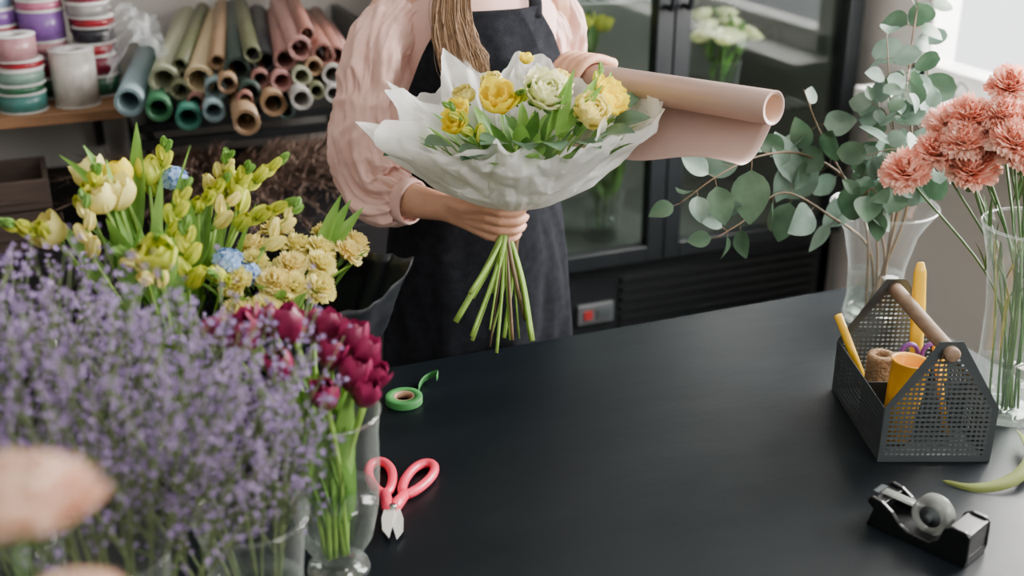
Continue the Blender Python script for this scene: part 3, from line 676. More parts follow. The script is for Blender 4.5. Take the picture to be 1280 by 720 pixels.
for s in(-1,1): mb.tube(smoothpath([(PX+s*.085,PY,.93),(PX+s*.092,PY-.003,.66),(PX+s*.092,PY,.45),(PX+s*.092,PY+.02,.08)],5),lerpl([.10,.086,.070,.062],16),24,cap=False)
mb.grid([ell(.86,.172,.118),ell(.95,.17,.118),ell(1.03,.145,.108)],0,True)
make(mb,'trousers',['trouser'],pe)
for s in(-1,1):
    mb=MB(); mb.tube(smoothpath([(PX+s*.09,PY+.065,.045),(PX+s*.09,PY+.02,.05),(PX+s*.095,PY-.06,.042),(PX+s*.10,PY-.16,.034),(PX+s*.10,PY-.19,.03)],3),lerpl([.03,.045,.046,.042,.02],13),16); make(mb,'shoe',['blackpl'],pe)

# ------------------------------------------------------------------ scissors
sc=thing('florist_shears','coral pink handled florist shears lying on the table','scissors',(.408,1.494,.782))
for cx,cy,ex,ey in((.4180,1.585,.404,1.50),(.4700,1.560,.414,1.497)):
    d=V((cx-ex,cy-ey,0)); Ld=d.length; d.normalize(); n=V((-d.y,d.x,0)); pts=[]
    for k in range(33):
        a=2*math.pi*k/32; w=.0180*(1+.22*math.cos(a)); pts.append(V((cx,cy,.7895))+d*math.cos(a)*.048+n*math.sin(a)*w)
    mb=MB(); mb.tube(pts,.0078,10,cap=False); mb.tube([V((cx,cy,.7895))-d*.046,V((ex,ey,.7895)),V((ex,ey,.7895))-d*.012],[.0085,.0105,.007],10)
    make(mb,'handle',['pinkp'],sc)
for s,(tx,ty) in((1,(.381,1.418)),(-1,(.392,1.416))):
    mb=MB(); p0=V((.409,1.494)); t_=V((tx,ty)); d=(t_-p0).normalized(); n=V((-d.y,d.x))*s
    poly=[p0-d*.012+n*.006,p0-d*.01-n*.010,p0+d*.03-n*.014,p0+d*.06-n*.011,t_,p0+d*.05+n*.003]
    z=.7885+(.0022 if s>0 else -.001); mb.prism([(q.x,q.y) for q in (poly if s>0 else poly[::-1])],z,z+.0022); make(mb,'blade',['blade'],sc,smooth=False)
mb=MB(); mb.lathe([(.0001,.7985),(.005,.7985),(.006,.7965),(.006,.786)],16,0,Matrix.Translation((.409,1.490,0))); make(mb,'pivot_screw',['chrome'],sc)

# ------------------------------------------------------------------ green floral tape
gt=thing('floral_tape','roll of green floral tape with a loose curling end','tape roll',(.530,1.825,.781))
mb=MB(); mb.lathe([(.033,0),(.033,.012),(.032,.013),(.019,.013),(.019,0)],40,closed=True); make(mb,'tape_ring',['gtape'],gt,world=False)
mb=MB(); mb.lathe([(.019,0),(.019,.0125),(.0165,.0125),(.0165,0)],32,closed=True); make(mb,'cardboard_core',['kraftin'],gt,world=False)
mb=MB(); P_=smoothpath([(.030,.008,.006),(.040,.035,.006),(.055,.055,.008),(.072,.060,.012),(.080,.048,.020),(.074,.038,.014)],5); mb.grid([[p+V((0,0,-.006)),p+V((0,0,.006))] for p in P_]); make(mb,'loose_tape_end',['gtape'],gt,world=False,solid=.0006)

# ------------------------------------------------------------------ sage ribbon curl
rb=thing('ribbon','curled sage green ribbon lying on the table','ribbon',(1.30,1.24,.782))
P_=smoothpath([(1.238,1.250,.783),(1.268,1.215,.785),(1.315,1.200,.792),(1.365,1.212,.800),(1.405,1.245,.802),(1.44,1.30,.80)],6)
mb=MB(); rows=[]
for i,p in enumerate(P_):
    u=i/len(P_); rows.append([p+V((-.30,.9,.30)).normalized()*w for w in(-.011*min(1,u*9+.35),.011*min(1,u*9+.35))])
mb.grid(rows); make(mb,'ribbon_strip',['ribbong'],rb,solid=.0008)

# ------------------------------------------------------------------ tape dispenser
td=thing('tape_dispenser','black desktop tape dispenser with a clear tape roll','tape dispenser',(1.115,1.145,.78))
d=V((.057,-.145,0)).normalized(); n=V((-d.y,d.x,0))
mt=Matrix(((d.x,n.x,0,1.115),(d.y,n.y,0,1.145),(0,0,1,.78),(0,0,0,1)))
mw=mt@Matrix.Rotation(math.pi/2,4,'X')
prof=[(-.078,0),(.078,0),(.080,.012),(.079,.050),(.072,.056),(.052,.056),(.040,.048),(.034,.026),(.022,.016),(-.012,.016),(-.026,.022),(-.040,.036),(-.058,.046),(-.074,.048),(-.080,.042),(-.080,.036),(-.070,.028),(-.074,.012)]
mb=MB(); mb.prism(prof,-.032,-.025,0,mw); mb.prism(prof,.025,.032,0,mw)
mb.box((-.077,-.026,0),(.079,.026,.014),0,mt); mb.box((.045,-.026,.014),(.078,.026,.052),0,mt); mb.box((-.078,-.026,.030),(-.055,.026,.042),0,mt)
make(mb,'dispenser_body',['blackpl'],td,smooth=False,bevel=.002)
mr=mt@Matrix.Translation((.008,0,.042))@Matrix.Rotation(math.pi/2,4,'X')
mb=MB(); mb.lathe([(.029,-.010),(.029,.010),(.0165,.010),(.0165,-.010)],40,0,mr,closed=True); mb.box((-.072,-.009,.0475),(-.004,.009,.0479),0,mt@Matrix.Translation((0,0,-.002))); make(mb,'tape_roll',['tape'],td)
mb=MB(); mb.lathe([(.0001,-.020),(.006,-.020),(.006,-.011),(.0163,-.011),(.0163,.011),(.006,.011),(.006,.020),(.0001,.020)],28,0,mr); make(mb,'hub',['metal'],td)
mb=MB()
mb.box((-.081,-.013,.044),(-.074,.013,.0465),0,mt); 
for i in range(12): y=-.012+i*.002; mb.prism([(-.081,y),(-.084,y+.001),(-.081,y+.002)],.0455,.0465,0,mt)
make(mb,'cutting_blade',['metal'],td,smooth=False)

# ------------------------------------------------------------------ tool caddy
cd=thing('tool_caddy','dark perforated metal tool caddy with a wooden dowel handle','tool caddy',(1.31,1.428,.78))
FL_=V((1.183,1.342)); ux=V((.169,-.068)).normalized(); uy=V((.085,.240)).normalized(); Wc=.182; Lc=.255
mc=Matrix(((ux.x,uy.x,0,FL_.x),(ux.y,uy.y,0,FL_.y),(0,0,1,.7815),(0,0,0,1)))
mats=['metal','perf']
def panel(name,poly,inner,place,par):
    mb=MB(); n=len(poly); mb.add([mc@place(*p) for p in poly]+[mc@place(*p) for p in inner],[(i,(i+1)%n,n+(i+1)%n,n+i) for i in range(n)],0)
    mb.add([mc@place(*p) for p in inner],[tuple(range(n))],1)
    o=make(mb,name,mats,par,smooth=False); uvl=o.data.uv_layers.new(name='UVMap'); allp=list(poly)+list(inner)+list(inner)
    for l in o.data.loops: uvl.data[l.index].uv=allp[l.vertex_index]
    s=o.modifiers.new('solid','SOLIDIFY'); s.thickness=.0012; s.offset=0
    return o
gp=[(0,0),(Wc,0),(Wc,.098),(Wc*.60,.215),(Wc*.40,.215),(0,.098)]
gi=[(.010,.010),(Wc-.010,.010),(Wc-.010,.096),(Wc*.60-.010,.196),(Wc*.40+.010,.196),(.010,.096)]
for y in(0,Lc): panel('gable_end',gp,gi,lambda a,b,y=y:V((a,y,b)),cd)
sp_=[(0,0),(Lc,0),(Lc,.098),(0,.098)]; si=[(.010,.010),(Lc-.010,.010),(Lc-.010,.088),(.010,.088)]
for x in(0,Wc): panel('side_panel',sp_,si,lambda a,b,x=x:V((x,a,b)),cd)
mb=MB(); mb.box((0,0,-.0012),(Wc,Lc,.0006),0,mc); make(mb,'bottom_panel',['metal'],cd,smooth=False)
mb=MB(); mb.box((.002,Lc*.45,0),(Wc-.002,Lc*.45+.0015,.085),0,mc); make(mb,'divider',['metal'],cd,smooth=False)
mb=MB(); mb.tube([mc@V((Wc/2,-.012,.196)),mc@V((Wc/2,-.010,.196)),mc@V((Wc/2,Lc+.010,.196)),mc@V((Wc/2,Lc+.012,.196))],[.010,.0125,.0125,.010],24); make(mb,'dowel_handle',['dowel'],cd)
tp=thing('pencil','yellow wooden pencil leaning in the caddy','pencil',mc@V((.03,.20,.01)))
mb=MB(); a=mc@V((.055,.215,.004)); b=mc@V((-.008,.245,.150)); mb.tube([a,a.lerp(b,.06),b],[.001,.0075,.0075],10); make(mb,'shaft',['yplast'],tp)
tw=thing('twine_spool','spool of brown jute twine in the caddy','twine',mc@V((.055,.165,0)))
mb=MB(); mq=Matrix.Translation(mc@V((.052,.175,.016))); mb.lathe([(.012,.0),(.02,.0)]+[(.024+.0012*(k%2),.004+.085*k/28) for k in range(29)]+[(.023,.092),(.012,.092),(.011,.088)],28,0,mq,closed=True); make(mb,'twine_winding',['twine'],tw)
pot=thing('plastic_cup','orange plastic cup standing in the caddy','cup',mc@V((.055,.07,0)))
mb=MB(); mq=Matrix.Translation(mc@V((.050,.070,.004)))@Matrix.Rotation(.10,4,'Y'); mb.lathe([(.0001,0),(.024,0),(.029,.09),(.031,.138),(.033,.141),(.0315,.143),(.0285,.138),(.022,.004),(.0001,.004)],32,0,mq); make(mb,'cup_body',['orange'],pot)
kn=thing('utility_knife','yellow plastic utility knife standing upright in the caddy','knife',mc@V((.12,.2,0)))
mb=MB(); a=mc@V((.128,.20,.01)); b=mc@V((.112,.215,.262)); mb.tube([a,a.lerp(b,.3),a.lerp(b,.6),a.lerp(b,.93),b],[.009,.011,.013,.011,.006],12,flat=.5,up=(ux.y,-ux.x,0)); make(mb,'knife_body',['yplast'],kn)
sc2=thing('scissors','purple handled scissors standing in the caddy','scissors',mc@V((.10,.13,0)))
for s in(-1,1):
    mb=MB(); c=mc@V((.100+s*.018,.135,.128)); mb.tube([c+V(((math.cos(a)*ux.x)*.014,(math.cos(a)*ux.y)*.014,math.sin(a)*.018)) for a in [2*math.pi*k/18 for k in range(19)]],.004,8,cap=False); mb.tube([c-V((0,0,.016)),mc@V((.100,.135,.095))],.005,8); make(mb,'handle',['purple'],sc2)
    mb=MB(); mb.tube([mc@V((.100,.135,.10)),mc@V((.100+s*.002,.133,.002))],[.006,.002],8,flat=.3); make(mb,'blade',['blade'],sc2)
br=thing('marker','slim orange handled marker leaning in the caddy','marker',mc@V((.12,.09,0)))
mb=MB(); a=mc@V((.14,.08,.004)); b=mc@V((.112,.105,.155)); mb.tube([a,b,b+V((0,0,.002))],[.006,.006,.003],12); make(mb,'barrel',['orange'],br)
br=thing('marker','black marker leaning in the caddy','marker',mc@V((.13,.12,0)))
mb=MB(); a=mc@V((.145,.16,.004)); b=mc@V((.130,.150,.155)); mb.tube([a,b,b+V((0,0,.002))],[.008,.009,.005],12); make(mb,'barrel',['blackpl'],br)
br=thing('marker','orange marker leaning beside the purple scissors','marker',mc@V((.14,.14,0)))
mb=MB(); a=mc@V((.158,.13,.004)); b=mc@V((.145,.165,.150)); mb.tube([a,b,b+V((0,0,.002))],[.006,.006,.003],12); make(mb,'barrel',['yplast'],br)

# ------------------------------------------------------------------ carnations
vase('carnation_vase',(1.49,1.395),[(.050,0),(.056,.01),(.057,.05),(.054,.12),(.056,.20),(.066,.28),(.084,.35)],'tall clear glass vase with salmon carnations',.10)
cs=[head_carn('carnation_blossom','pinkc',s,.031) for s in(1,2,3)]
for p in((1.475,1.56,1.26),(1.54,1.55,1.31),(1.50,1.48,1.235),(1.385,1.59,1.165),(1.465,1.53,1.175),(1.475,1.60,1.235),(1.515,1.47,1.215),(1.55,1.56,1.24),(1.505,1.52,1.27),(1.45,1.54,1.225),(1.54,1.50,1.26),(1.49,1.55,1.205),(1.43,1.575,1.20),(1.53,1.53,1.22)):
    flower('carnation',(1.49+RN.uniform(-.02,.02),1.395+RN.uniform(-.02,.02),.795),p,cs,'salmon pink carnation with ruffled petals in a glass vase','carnation','salmon carnations','stemd',r=.0022,scale=1.3,leaves=2,leafm='stemd',LL=.09,LW=.004,face=(-.3,-.5,.5),sag=.5)

# ------------------------------------------------------------------ eucalyptus
vase('eucalyptus_vase',(1.53,1.815),[(.055,0),(.058,.01),(.052,.05),(.056,.12),(.072,.19),(.104,.245)],'flared clear glass vase with eucalyptus branches',.10)
def euca(path,n,size,seed,m='euca',start=.25,subs=0,rnd=False,wr=.34):
    r=random.Random(seed); e=thing('eucalyptus_branch','eucalyptus branch with rounded silver-green leaves in a glass vase','eucalyptus',path[0],'eucalyptus branches')
    p=smoothpath(path,8); mb=MB(); mb.tube(p,lerpl([.0035,.0022,.0010],len(p)),6)
    lf=MB(); N=len(p)
    def leaves(p,n,start,size):
        N=len(p)
        for i in range(n):
            u=start+(1-start)*i/(n-1); k=min(int(u*(N-1)),N-2); c=p[k].lerp(p[k+1],u*(N-1)-k); t=(p[k+1]-p[k]).normalized()
            a=i*1.9+r.uniform(-.5,.5)
            for sgn in(1,-1) if i<n-1 else (1,):
                if r.random()<.12: continue
                sd=(V((math.cos(a),math.sin(a)*.6,math.sin(a)))*sgn); sd=(sd-t*sd.dot(t)).normalized()
                d=(sd+t*r.uniform(.2,.9)+V((0,0,-r.uniform(0,1.0)))).normalized(); s=size*r.uniform(.6,1.2)*(1-.35*max(0,u-.7)/.3)
                q=c+d*s*.22; mb.tube([c,q],.0007,4,cap=False)
                nn=V((-.4+r.gauss(0,.8),-1+r.gauss(0,.6),.7+r.gauss(0,.6)))
                lf.leaf(q,d,nn,s,s*wr,r.uniform(-.15,.35),r.uniform(.05,.35),r.randint(0,1),rnd,8,tw=r.uniform(-.4,.4))
    leaves(p,n,start,size)
    for k in range(subs):
        i=int(N*(.35+.5*k/max(1,subs))); c=p[i]; d=(V((r.uniform(-1,.2),r.uniform(-.6,.1),r.uniform(-.3,.9)))).normalized(); L=r.uniform(.10,.16)
        q=smoothpath([c,c+d*L*.5+V((0,0,.01)),c+d*L+V((0,0,-.01))],5); mb.tube(q,lerpl([.0015,.0007],len(q)),5); leaves(q,5,.3,size*.85)
    make(mb,'branch',['twig'],e); make(lf,'leaves',['euca','eucad'] if m=='euca' else ['eucad','euca'],e)
b0=(1.545,1.80,.80)
euca([b0,(1.54,1.82,.95),(1.45,1.84,1.08),(1.35,1.85,1.14),(1.24,1.83,1.155),(1.14,1.81,1.135),(1.06,1.81,1.09)],9,.092,1,start=.40,wr=.35)
euca([(1.53,1.80,.80),(1.52,1.82,.97),(1.45,1.83,1.07),(1.39,1.86,1.18),(1.33,1.84,1.27)],6,.084,2,start=.45,wr=.35)
euca([(1.54,1.82,.80),(1.50,1.81,.94),(1.40,1.81,1.02),(1.29,1.82,1.08),(1.18,1.78,1.05),(1.12,1.77,1.03)],8,.092,3,start=.38,wr=.35)
euca([(1.53,1.83,.80),(1.58,1.81,1.0),(1.58,1.82,1.15),(1.56,1.83,1.29),(1.585,1.86,1.40),(1.60,1.88,1.50)],11,.064,4,'d',start=.35,subs=2,rnd=True,wr=.40)
euca([(1.55,1.82,.80),(1.52,1.76,1.05),(1.50,1.69,1.17),(1.47,1.60,1.20)],8,.068,5,'d',start=.5,subs=2,rnd=True,wr=.40)
euca([(1.54,1.80,.80),(1.54,1.80,1.0),(1.53,1.80,1.13),(1.50,1.80,1.24),(1.49,1.82,1.36)],8,.064,6,'d',start=.45,subs=2,wr=.40)
euca([(1.52,1.82,.80),(1.49,1.80,.95),(1.43,1.76,1.06),(1.42,1.72,1.10),(1.44,1.70,1.04)],6,.066,7,'d',start=.45)
euca([(1.545,1.83,.80),(1.60,1.84,1.05),(1.64,1.86,1.22),(1.63,1.88,1.35),(1.66,1.90,1.46)],8,.060,8,'d',start=.45,rnd=True,wr=.40)

# ------------------------------------------------------------------ shelf with ribbon spools
sh=thing('wall_shelf','brown wooden wall shelf stacked with ribbon spools','shelf',(-.2,3.25,1.06))
mb=MB(); mb.box((-.95,2.99,1.045),(.20,3.495,1.072)); make(mb,'board',['wood'],sh,smooth=False,bevel=.003)
for x in(-.6,.14):
    mb=MB(); mb.box((x,3.05,1.03),(x+.025,3.495,1.045)); mb.box((x,3.475,.85),(x+.025,3.495,1.03)); make(mb,'bracket',['blackpl'],sh,smooth=False)
mb=MB(); mb.tube([(.20,3.30,1.55),(.38,3.48,1.30)],.007,8); make(mb,'support_rod',['blackpl'],sh)
spm={}
def spool(x,y,z,r,h,c,label):
    key=c
    if key not in spm: spm[key]=mat('ribbon_'+str(len(spm)),c,.28,tuple(q*.7 for q in c),30)
    e=thing('ribbon_spool',label,'ribbon spool',(x,y,z),'ribbon spools on the shelf')
    mb=MB(); mb.lathe([(r*.35,.003),(r*.97,.003),(r*.985,h*.5),(r*.97,h-.003),(r*.35,h-.003)],32,closed=True); make(mb,'ribbon',[spm[key]],e,world=False)
    mb=MB()
    for q in(0,h-.002): mb.lathe([(r*.3,q),(r,q),(r,q+.002),(r*.3,q+.002)],32,closed=True)
    mb.lathe([(r*.3,0),(r*.36,0),(r*.36,h),(r*.3,h)],24,closed=True); make(mb,'flange',['white'],e,world=False)
def stack(x,y,items):
    z=1.0725
    for r,h,c,l in items: spool(x+RN.uniform(-.007,.007),y+RN.uniform(-.007,.007),z,r,h-.001,c,l+' ribbon spool stacked on the shelf'); z+=h
TE=(.06,.21,.19);GR=(.025,.12,.06);RE=(.34,.010,.025);PK=(.46,.23,.25);PU=(.21,.09,.34);HP=(.48,.13,.23);WH=(.64,.61,.56);GY=(.30,.29,.29);BK=(.02,.02,.03);CR=(.20,.010,.038);LB=(.23,.32,.46);LG=(.22,.35,.29)
spool(.095,3.07,1.0725,.054,.135,WH,'large ivory satin ribbon spool standing on the shelf')
stack(-.025,3.06,[(.056,.045,TE,'teal'),(.054,.022,GR,'dark green'),(.054,.035,LG,'pale green'),(.052,.020,RE,'red'),(.053,.060,PK,'dusty pink')])
stack(-.15,3.08,[(.056,.05,LG,'mint green'),(.056,.04,TE,'teal'),(.055,.03,GR,'green'),(.055,.04,WH,'white'),(.055,.04,LB,'pale blue'),(.054,.04,GY,'silver grey')])
stack(.045,3.19,[(.056,.05,GR,'green'),(.055,.05,CR,'wine red'),(.055,.04,PK,'pink'),(.056,.075,PU,'purple'),(.055,.025,HP,'magenta'),(.056,.05,PK,'rose pink'),(.054,.03,WH,'white')])
stack(.155,3.17,[(.050,.05,GR,'forest green'),(.05,.05,CR,'burgundy'),(.052,.03,RE,'red'),(.052,.04,BK,'black'),(.052,.025,RE,'red'),(.052,.035,GY,'grey'),(.052,.02,CR,'burgundy'),(.052,.04,HP,'pink')])
stack(.16,3.31,[(.055,.06,TE,'teal'),(.055,.07,BK,'black'),(.055,.06,CR,'wine red'),(.055,.05,GY,'grey'),(.055,.05,RE,'red')])
stack(-.07,3.22,[(.056,.06,GR,'green'),(.056,.06,LB,'pale blue'),(.056,.06,RE,'red'),(.056,.04,PU,'violet'),(.056,.04,LB,'light blue'),(.056,.04,HP,'pink')])
stack(.03,3.33,[(.056,.08,BK,'black'),(.056,.07,TE,'teal'),(.056,.07,CR,'wine red'),(.056,.06,PU,'purple'),(.056,.05,RE,'red')])
# ------------------------------------------------------------------ paper rolls on dark rack
rk=thing('roll_rack','dark metal rack carrying stacked wrapping paper rolls','rack',(.45,3.1,.80))
mb=MB(); mb.box((.21,2.95,1.015),(.84,3.49,1.035)); mb.box((.84,2.95,1.015),(.86,3.49,1.2)); mb.box((.21,2.85,1.0),(.84,2.87,1.02)); 
for x in(.23,.82): mb.box((x,2.87,1.0),(x+.02,2.95,1.02)); mb.box((x,3.45,.801),(x+.02,3.47,1.015)); mb.box((x,2.97,.801),(x+.02,2.99,1.015))
make(mb,'rack_frame',['blackpl'],rk,smooth=False)
pm={}
def proll(F,Bk,r,c,open_=True):
    if c not in pm: pm[c]=mat('wrapping_paper_'+str(len(pm)),c,.5,tuple(q*.85 for q in c),5)
    F=V(F);Bk=V(Bk); d=(Bk-F).normalized(); L=(Bk-F).length; nm=roll_names.get(c,'coloured')
    e=thing('paper_roll','rolled '+nm+' wrapping paper stacked on the rack','paper roll',F,'wrapping paper rolls on the rack')
    mt=align(d); rw=[]
    mb=MB(); 
    for z in(0,L):
        rw.append([mt@V((math.cos(a)*(r*(1-.30*k/90)),math.sin(a)*(r*(1-.30*k/90)),z)) for k,a in [(k,2*math.pi*k/30) for k in range(91)]])
    mb.grid(rw); make(mb,'rolled_sheet',[pm[c]],e,world=False,solid=.0012)
CRM=(.58,.46,.27);SG=(.35,.37,.25);DG=(.03,.055,.045);BLK=(.02,.02,.025);MV=(.31,.145,.125);PNK=(.45,.23,.21);RB_=(.27,.115,.09);LBL=(.24,.34,.37);GRN=(.035,.17,.07);TQ=(.045,.22,.165);KR=(.32,.20,.11);LGR=(.38,.36,.34);OL=(.12,.13,.065)
roll_names={CRM:'cream',SG:'sage beige',DG:'dark green',BLK:'black',MV:'mauve',PNK:'dusty pink',RB_:'terracotta',LBL:'pale blue',GRN:'green',TQ:'turquoise',KR:'brown kraft',LGR:'light grey',OL:'olive'}
data=[((.28,2.83,1.165),(.42,3.42,1.20),.034,SG),((.355,2.80,1.165),(.49,3.39,1.195),.034,CRM),((.44,2.77,1.19),(.54,3.38,1.22),.030,DG),((.50,2.76,1.205),(.60,3.35,1.21),.026,BLK),((.545,2.74,1.21),(.645,3.34,1.205),.026,MV),((.58,2.73,1.235),(.66,3.34,1.235),.027,PNK),((.63,2.72,1.22),(.72,3.30,1.20),.026,RB_),
((.195,2.80,1.13),(.31,3.43,1.12),.032,LBL),((.255,2.77,1.115),(.35,3.40,1.12),.028,GRN),((.315,2.74,1.095),(.42,3.38,1.09),.028,TQ),((.425,2.62,1.105),(.50,3.20,1.11),.029,KR),((.50,2.68,1.125),(.56,3.28,1.12),.028,KR),((.56,2.66,1.135),(.63,3.26,1.13),.024,LGR),((.37,2.72,1.11),(.46,3.34,1.11),.024,LBL),
((.31,2.80,1.145),(.40,3.38,1.15),.022,OL),((.385,2.76,1.15),(.47,3.36,1.15),.024,LBL),((.41,2.74,1.165),(.50,3.34,1.165),.022,KR),((.455,2.72,1.145),(.54,3.3,1.145),.026,DG),((.485,2.74,1.17),(.57,3.32,1.17),.021,MV),((.53,2.72,1.165),(.60,3.3,1.165),.024,PNK),((.575,2.71,1.175),(.64,3.3,1.17),.022,SG),((.605,2.71,1.195),(.67,3.3,1.19),.020,KR),((.645,2.70,1.175),(.71,3.28,1.17),.024,LGR),((.66,2.72,1.215),(.745,3.28,1.21),.022,RB_),((.475,2.76,1.225),(.56,3.38,1.235),.020,OL),((.34,2.78,1.12),(.44,3.36,1.125),.020,MV),((.44,2.70,1.135),(.52,3.28,1.13),.018,RB_),((.32,2.84,1.195),(.46,3.40,1.225),.018,OL),((.40,2.80,1.205),(.51,3.38,1.235),.018,KR),((.60,2.74,1.265),(.69,3.33,1.26),.018,RB_),((.53,2.70,1.10),(.60,3.2,1.10),.018,DG),((.60,2.68,1.145),(.67,3.2,1.14),.018,OL),((.64,2.68,1.135),(.71,3.2,1.13),.020,LGR),((.68,2.70,1.16),(.75,3.2,1.155),.018,KR),((.69,2.71,1.195),(.76,3.2,1.19),.018,PNK)]
for F,Bk,r,c in data: proll(F,Bk,r*1.05,c)
pb=thing('plastic_bag','crumpled clear plastic film draped over paper rolls','plastic film',(.25,2.95,1.2))
mb=MB(); rows=[]
for i in range(19):
    row=[]
    for j in range(19):
        u,v=i/18,j/18; p=V((.17+.13*u,2.86+.22*v+.05*u,1.165+.09*math.sin(math.pi*u)+.05*v)); k=.03*nz(u*5,v*5,2)+.015*nz(u*14,v*14,5); row.append(p+V((k,-k,k)))
    rows.append(row)
mb.grid(rows); make(mb,'film',['plastic'],pb,smooth=False)
# ------------------------------------------------------------------ low cabinet, crates, dried grass
cb=thing('side_cabinet','low dark cabinet below the shelf','cabinet',(.1,3.15,0))
mb=MB(); mb.box((-.95,2.80,0),(.98,3.49,.80)); make(mb,'cabinet_body',['dark'],cb,smooth=False,bevel=.004)
for k in range(4):
    mb=MB(); x=-.94+k*.48; mb.box((x,2.785,.05),(x+.465,2.80,.77)); dd=make(mb,'door',['dark'],cb,smooth=False,bevel=.003)
    mb=MB(); mb.tube([(x+.42,2.78,.5),(x+.42,2.77,.5),(x+.42,2.77,.6),(x+.42,2.78,.6)],.004,6); make(mb,'handle',['chrome'],dd)
def crate(x,y,z,w,dp,h):
    e=thing('wooden_crate','dark brown wooden crate on the cabinet','crate',(x,y,z),'dark wooden crates'); mb=MB()
    t_=.012
    mb.box((-w/2,-dp/2,0),(w/2,dp/2,t_)); mb.box((-w/2,-dp/2,t_),(w/2,-dp/2+t_,h)); mb.box((-w/2,dp/2-t_,t_),(w/2,dp/2,h)); mb.box((-w/2,-dp/2+t_,t_),(-w/2+t_,dp/2-t_,h)); mb.box((w/2-t_,-dp/2+t_,t_),(w/2,dp/2-t_,h))
    mb.box((-w/2+.02,-dp/2-.006,h*.3),(w/2-.02,-dp/2,h*.36)); make(mb,'crate_body',['dwood'],e,world=False,smooth=False,bevel=.002)
crate(-.13,2.93,.80,.26,.22,.09); crate(-.12,2.93,.892,.24,.20,.07); crate(-.42,2.95,.80,.26,.22,.14)
gv=thing('grass_pot','dark pot with dried brown grasses','pot',(.42,2.90,.80)); mb=MB(); mb.lathe([(.0001,0),(.06,0),(.07,.1),(.065,.1),(.0001,.09)],24); make(mb,'pot_body',['dark'],gv,world=False)
for i in range(64):
    a=i*2.4; q=math.sqrt((i+.5)/64)
    e=thing('dried_grass_stem','dried brown feathery grass plume in a dark pot','dried grass',(.42+.03*q*math.cos(a),2.90+.03*q*math.sin(a),.815),'dried grass plumes')
    tip=V((.44*q*math.cos(a),.10*q*math.sin(a)-.20*abs(math.sin(a))-.02,RN.uniform(.02,.18))); p=smoothpath([(0,0,0),tip*.5+V((0,0,.07)),tip],6)
    mb=MB(); mb.tube(p,.0012,4); make(mb,'stem',['dry'],e,world=False)
    mb=MB(); N=len(p)
    for k in range(120):
        f=RN.uniform(.3,1); c=p[min(N-1,int(f*(N-1)))]+V((RN.gauss(0,.008),RN.gauss(0,.008),RN.gauss(0,.008))); d=(tip.normalized()+V((RN.gauss(0,.5),RN.gauss(0,.5),RN.gauss(0,.5)))).normalized()
        s_=d.cross(V((.3,.5,.8))).normalized()*.0017; ee=c+d*.036; mb.add([c-s_,c+s_,ee],[(0,1,2)])
    make(mb,'plume',['dry'],e,world=False,smooth=False)

# ------------------------------------------------------------------ fridge contents
def bunch(x,y,z,h,heads,n,lab,spread,sc=1,stem='stemd',vh=.14):
    vase('storage_vase',(x,y),[(.05,0),(.052,.02),(.055,vh*.6),(.06,vh)],'clear glass vase in the fridge holding '+lab,vh*.6,z0=z)
    for i in range(n):
        a=i*2.4; q=math.sqrt((i+.5)/n)
        flower('stored_flower',(x+.02*q*math.cos(a),y+.02*q*math.sin(a),z+.015),(x+spread*q*math.cos(a),y+spread*q*math.sin(a),z+h+RN.uniform(-.03,.03)),heads,lab+' kept in the fridge','flower',lab+' in the fridge',stem,scale=sc,leaves=2,leafm='leaf',LL=.12,LW=.018)
gh=[head_rose('pale_blossom','cwhite',31,.03,4,.8)]
bunch(1.88,3.02,.904,.22,gh,8,'ivory roses',.09)
bunch(1.42,3.04,.904,.26,[head_tulip('pale_blossom','yelg',33,.05,.018,-.2,6)],8,'green white tulips',.08)
bunch(1.30,3.02,.537,.20,[head_tulip('pale_blossom','pinkc',34,.05,.018,-.2,6)],5,'pink tulips',.07)
bunch(1.52,3.04,.537,.24,[head_tulip('pale_blossom','yelg',35,.045,.018,-.2,6)],7,'pale tulips',.07)
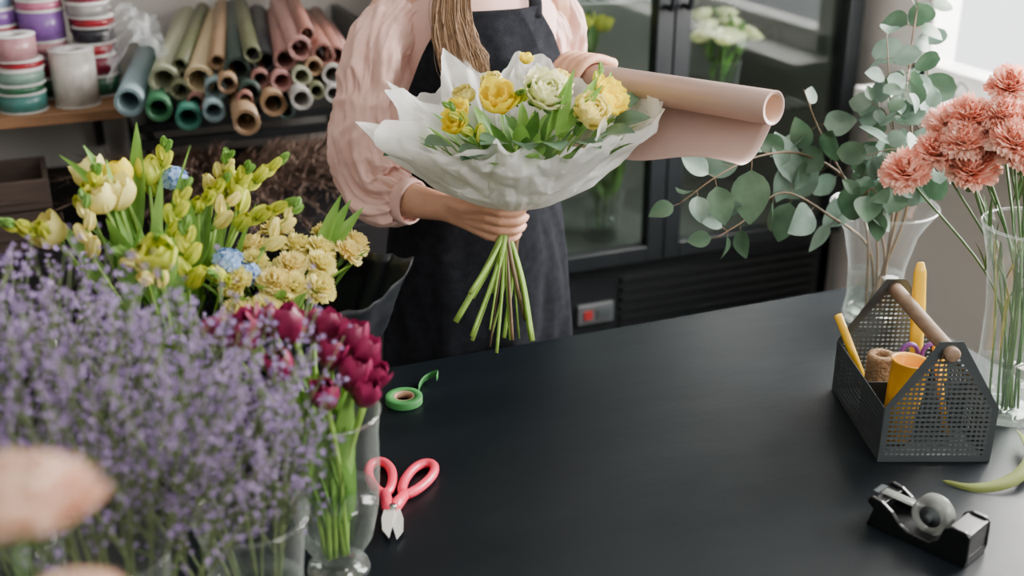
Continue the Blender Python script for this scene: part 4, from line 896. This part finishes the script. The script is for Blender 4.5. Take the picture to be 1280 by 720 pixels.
bunch(1.95,3.10,1.255,.22,[head_rose('pale_blossom','cwhite',36,.03,4,.8)],6,'cream roses',.08)

wf=thing('wire_holder','small black wire plant holder on the window sill','wire holder',(2.2,2.35,1.018))
mb=MB(); mb.tube(smoothpath([(2.2,2.32,1.02),(2.19,2.33,1.07),(2.2,2.38,1.09),(2.22,2.42,1.06),(2.2,2.44,1.02)],5),.0025,6); mb.tube(smoothpath([(2.18,2.35,1.02),(2.20,2.40,1.06),(2.22,2.46,1.09),(2.20,2.50,1.02)],5),.0025,6); make(mb,'wire',['blackpl'],wf)

# ------------------------------------------------------------------ lights
def area(name,loc,target,sx,sy,power,color=(1,1,1)):
    l=bpy.data.lights.new(name,'AREA'); l.shape='RECTANGLE'; l.size=sx; l.size_y=sy; l.energy=power; l.color=color
    o=bpy.data.objects.new(name,l); col.objects.link(o); o.location=loc
    o.rotation_euler=(V(target)-V(loc)).to_track_quat('-Z','Y').to_euler(); return o
area('window_light',(2.55,1.75,1.75),(0.6,1.7,1.0),1.3,1.1,220,(1,.97,.92))
area('side_fill_light',(2.0,-.9,2.1),(.8,1.9,1.0),1.0,.9,72,(1,.96,.91))  # added fill lamp inside the room; no window is built on this side
area('ceiling_fill',(-.2,.4,2.62),(.2,1.6,.8),1.5,1.1,5,(.97,.97,1))  # added weak fill from overhead, not a fitting of the shop
area('fridge_light',(1.6,3.0,1.97),(1.6,3.2,.5),.9,.1,5,(.9,1,.98))
w=bpy.data.worlds.new('world'); bpy.context.scene.world=w; w.use_nodes=True
bg=w.node_tree.nodes['Background']; bg.inputs[0].default_value=(.95,.97,1,1); bg.inputs[1].default_value=3.0

# ------------------------------------------------------------------ camera
cam=bpy.data.cameras.new('camera'); co=bpy.data.objects.new('camera',cam); col.objects.link(co)
co.location=(0,0,1.8); co.rotation_euler=(rad(90-22.9),0,rad(-22)); cam.lens=42.19; cam.sensor_width=36
cam.dof.use_dof=True; cam.dof.focus_distance=2.02; cam.dof.aperture_fstop=2.1; cam.clip_start=.05
bpy.context.scene.camera=co
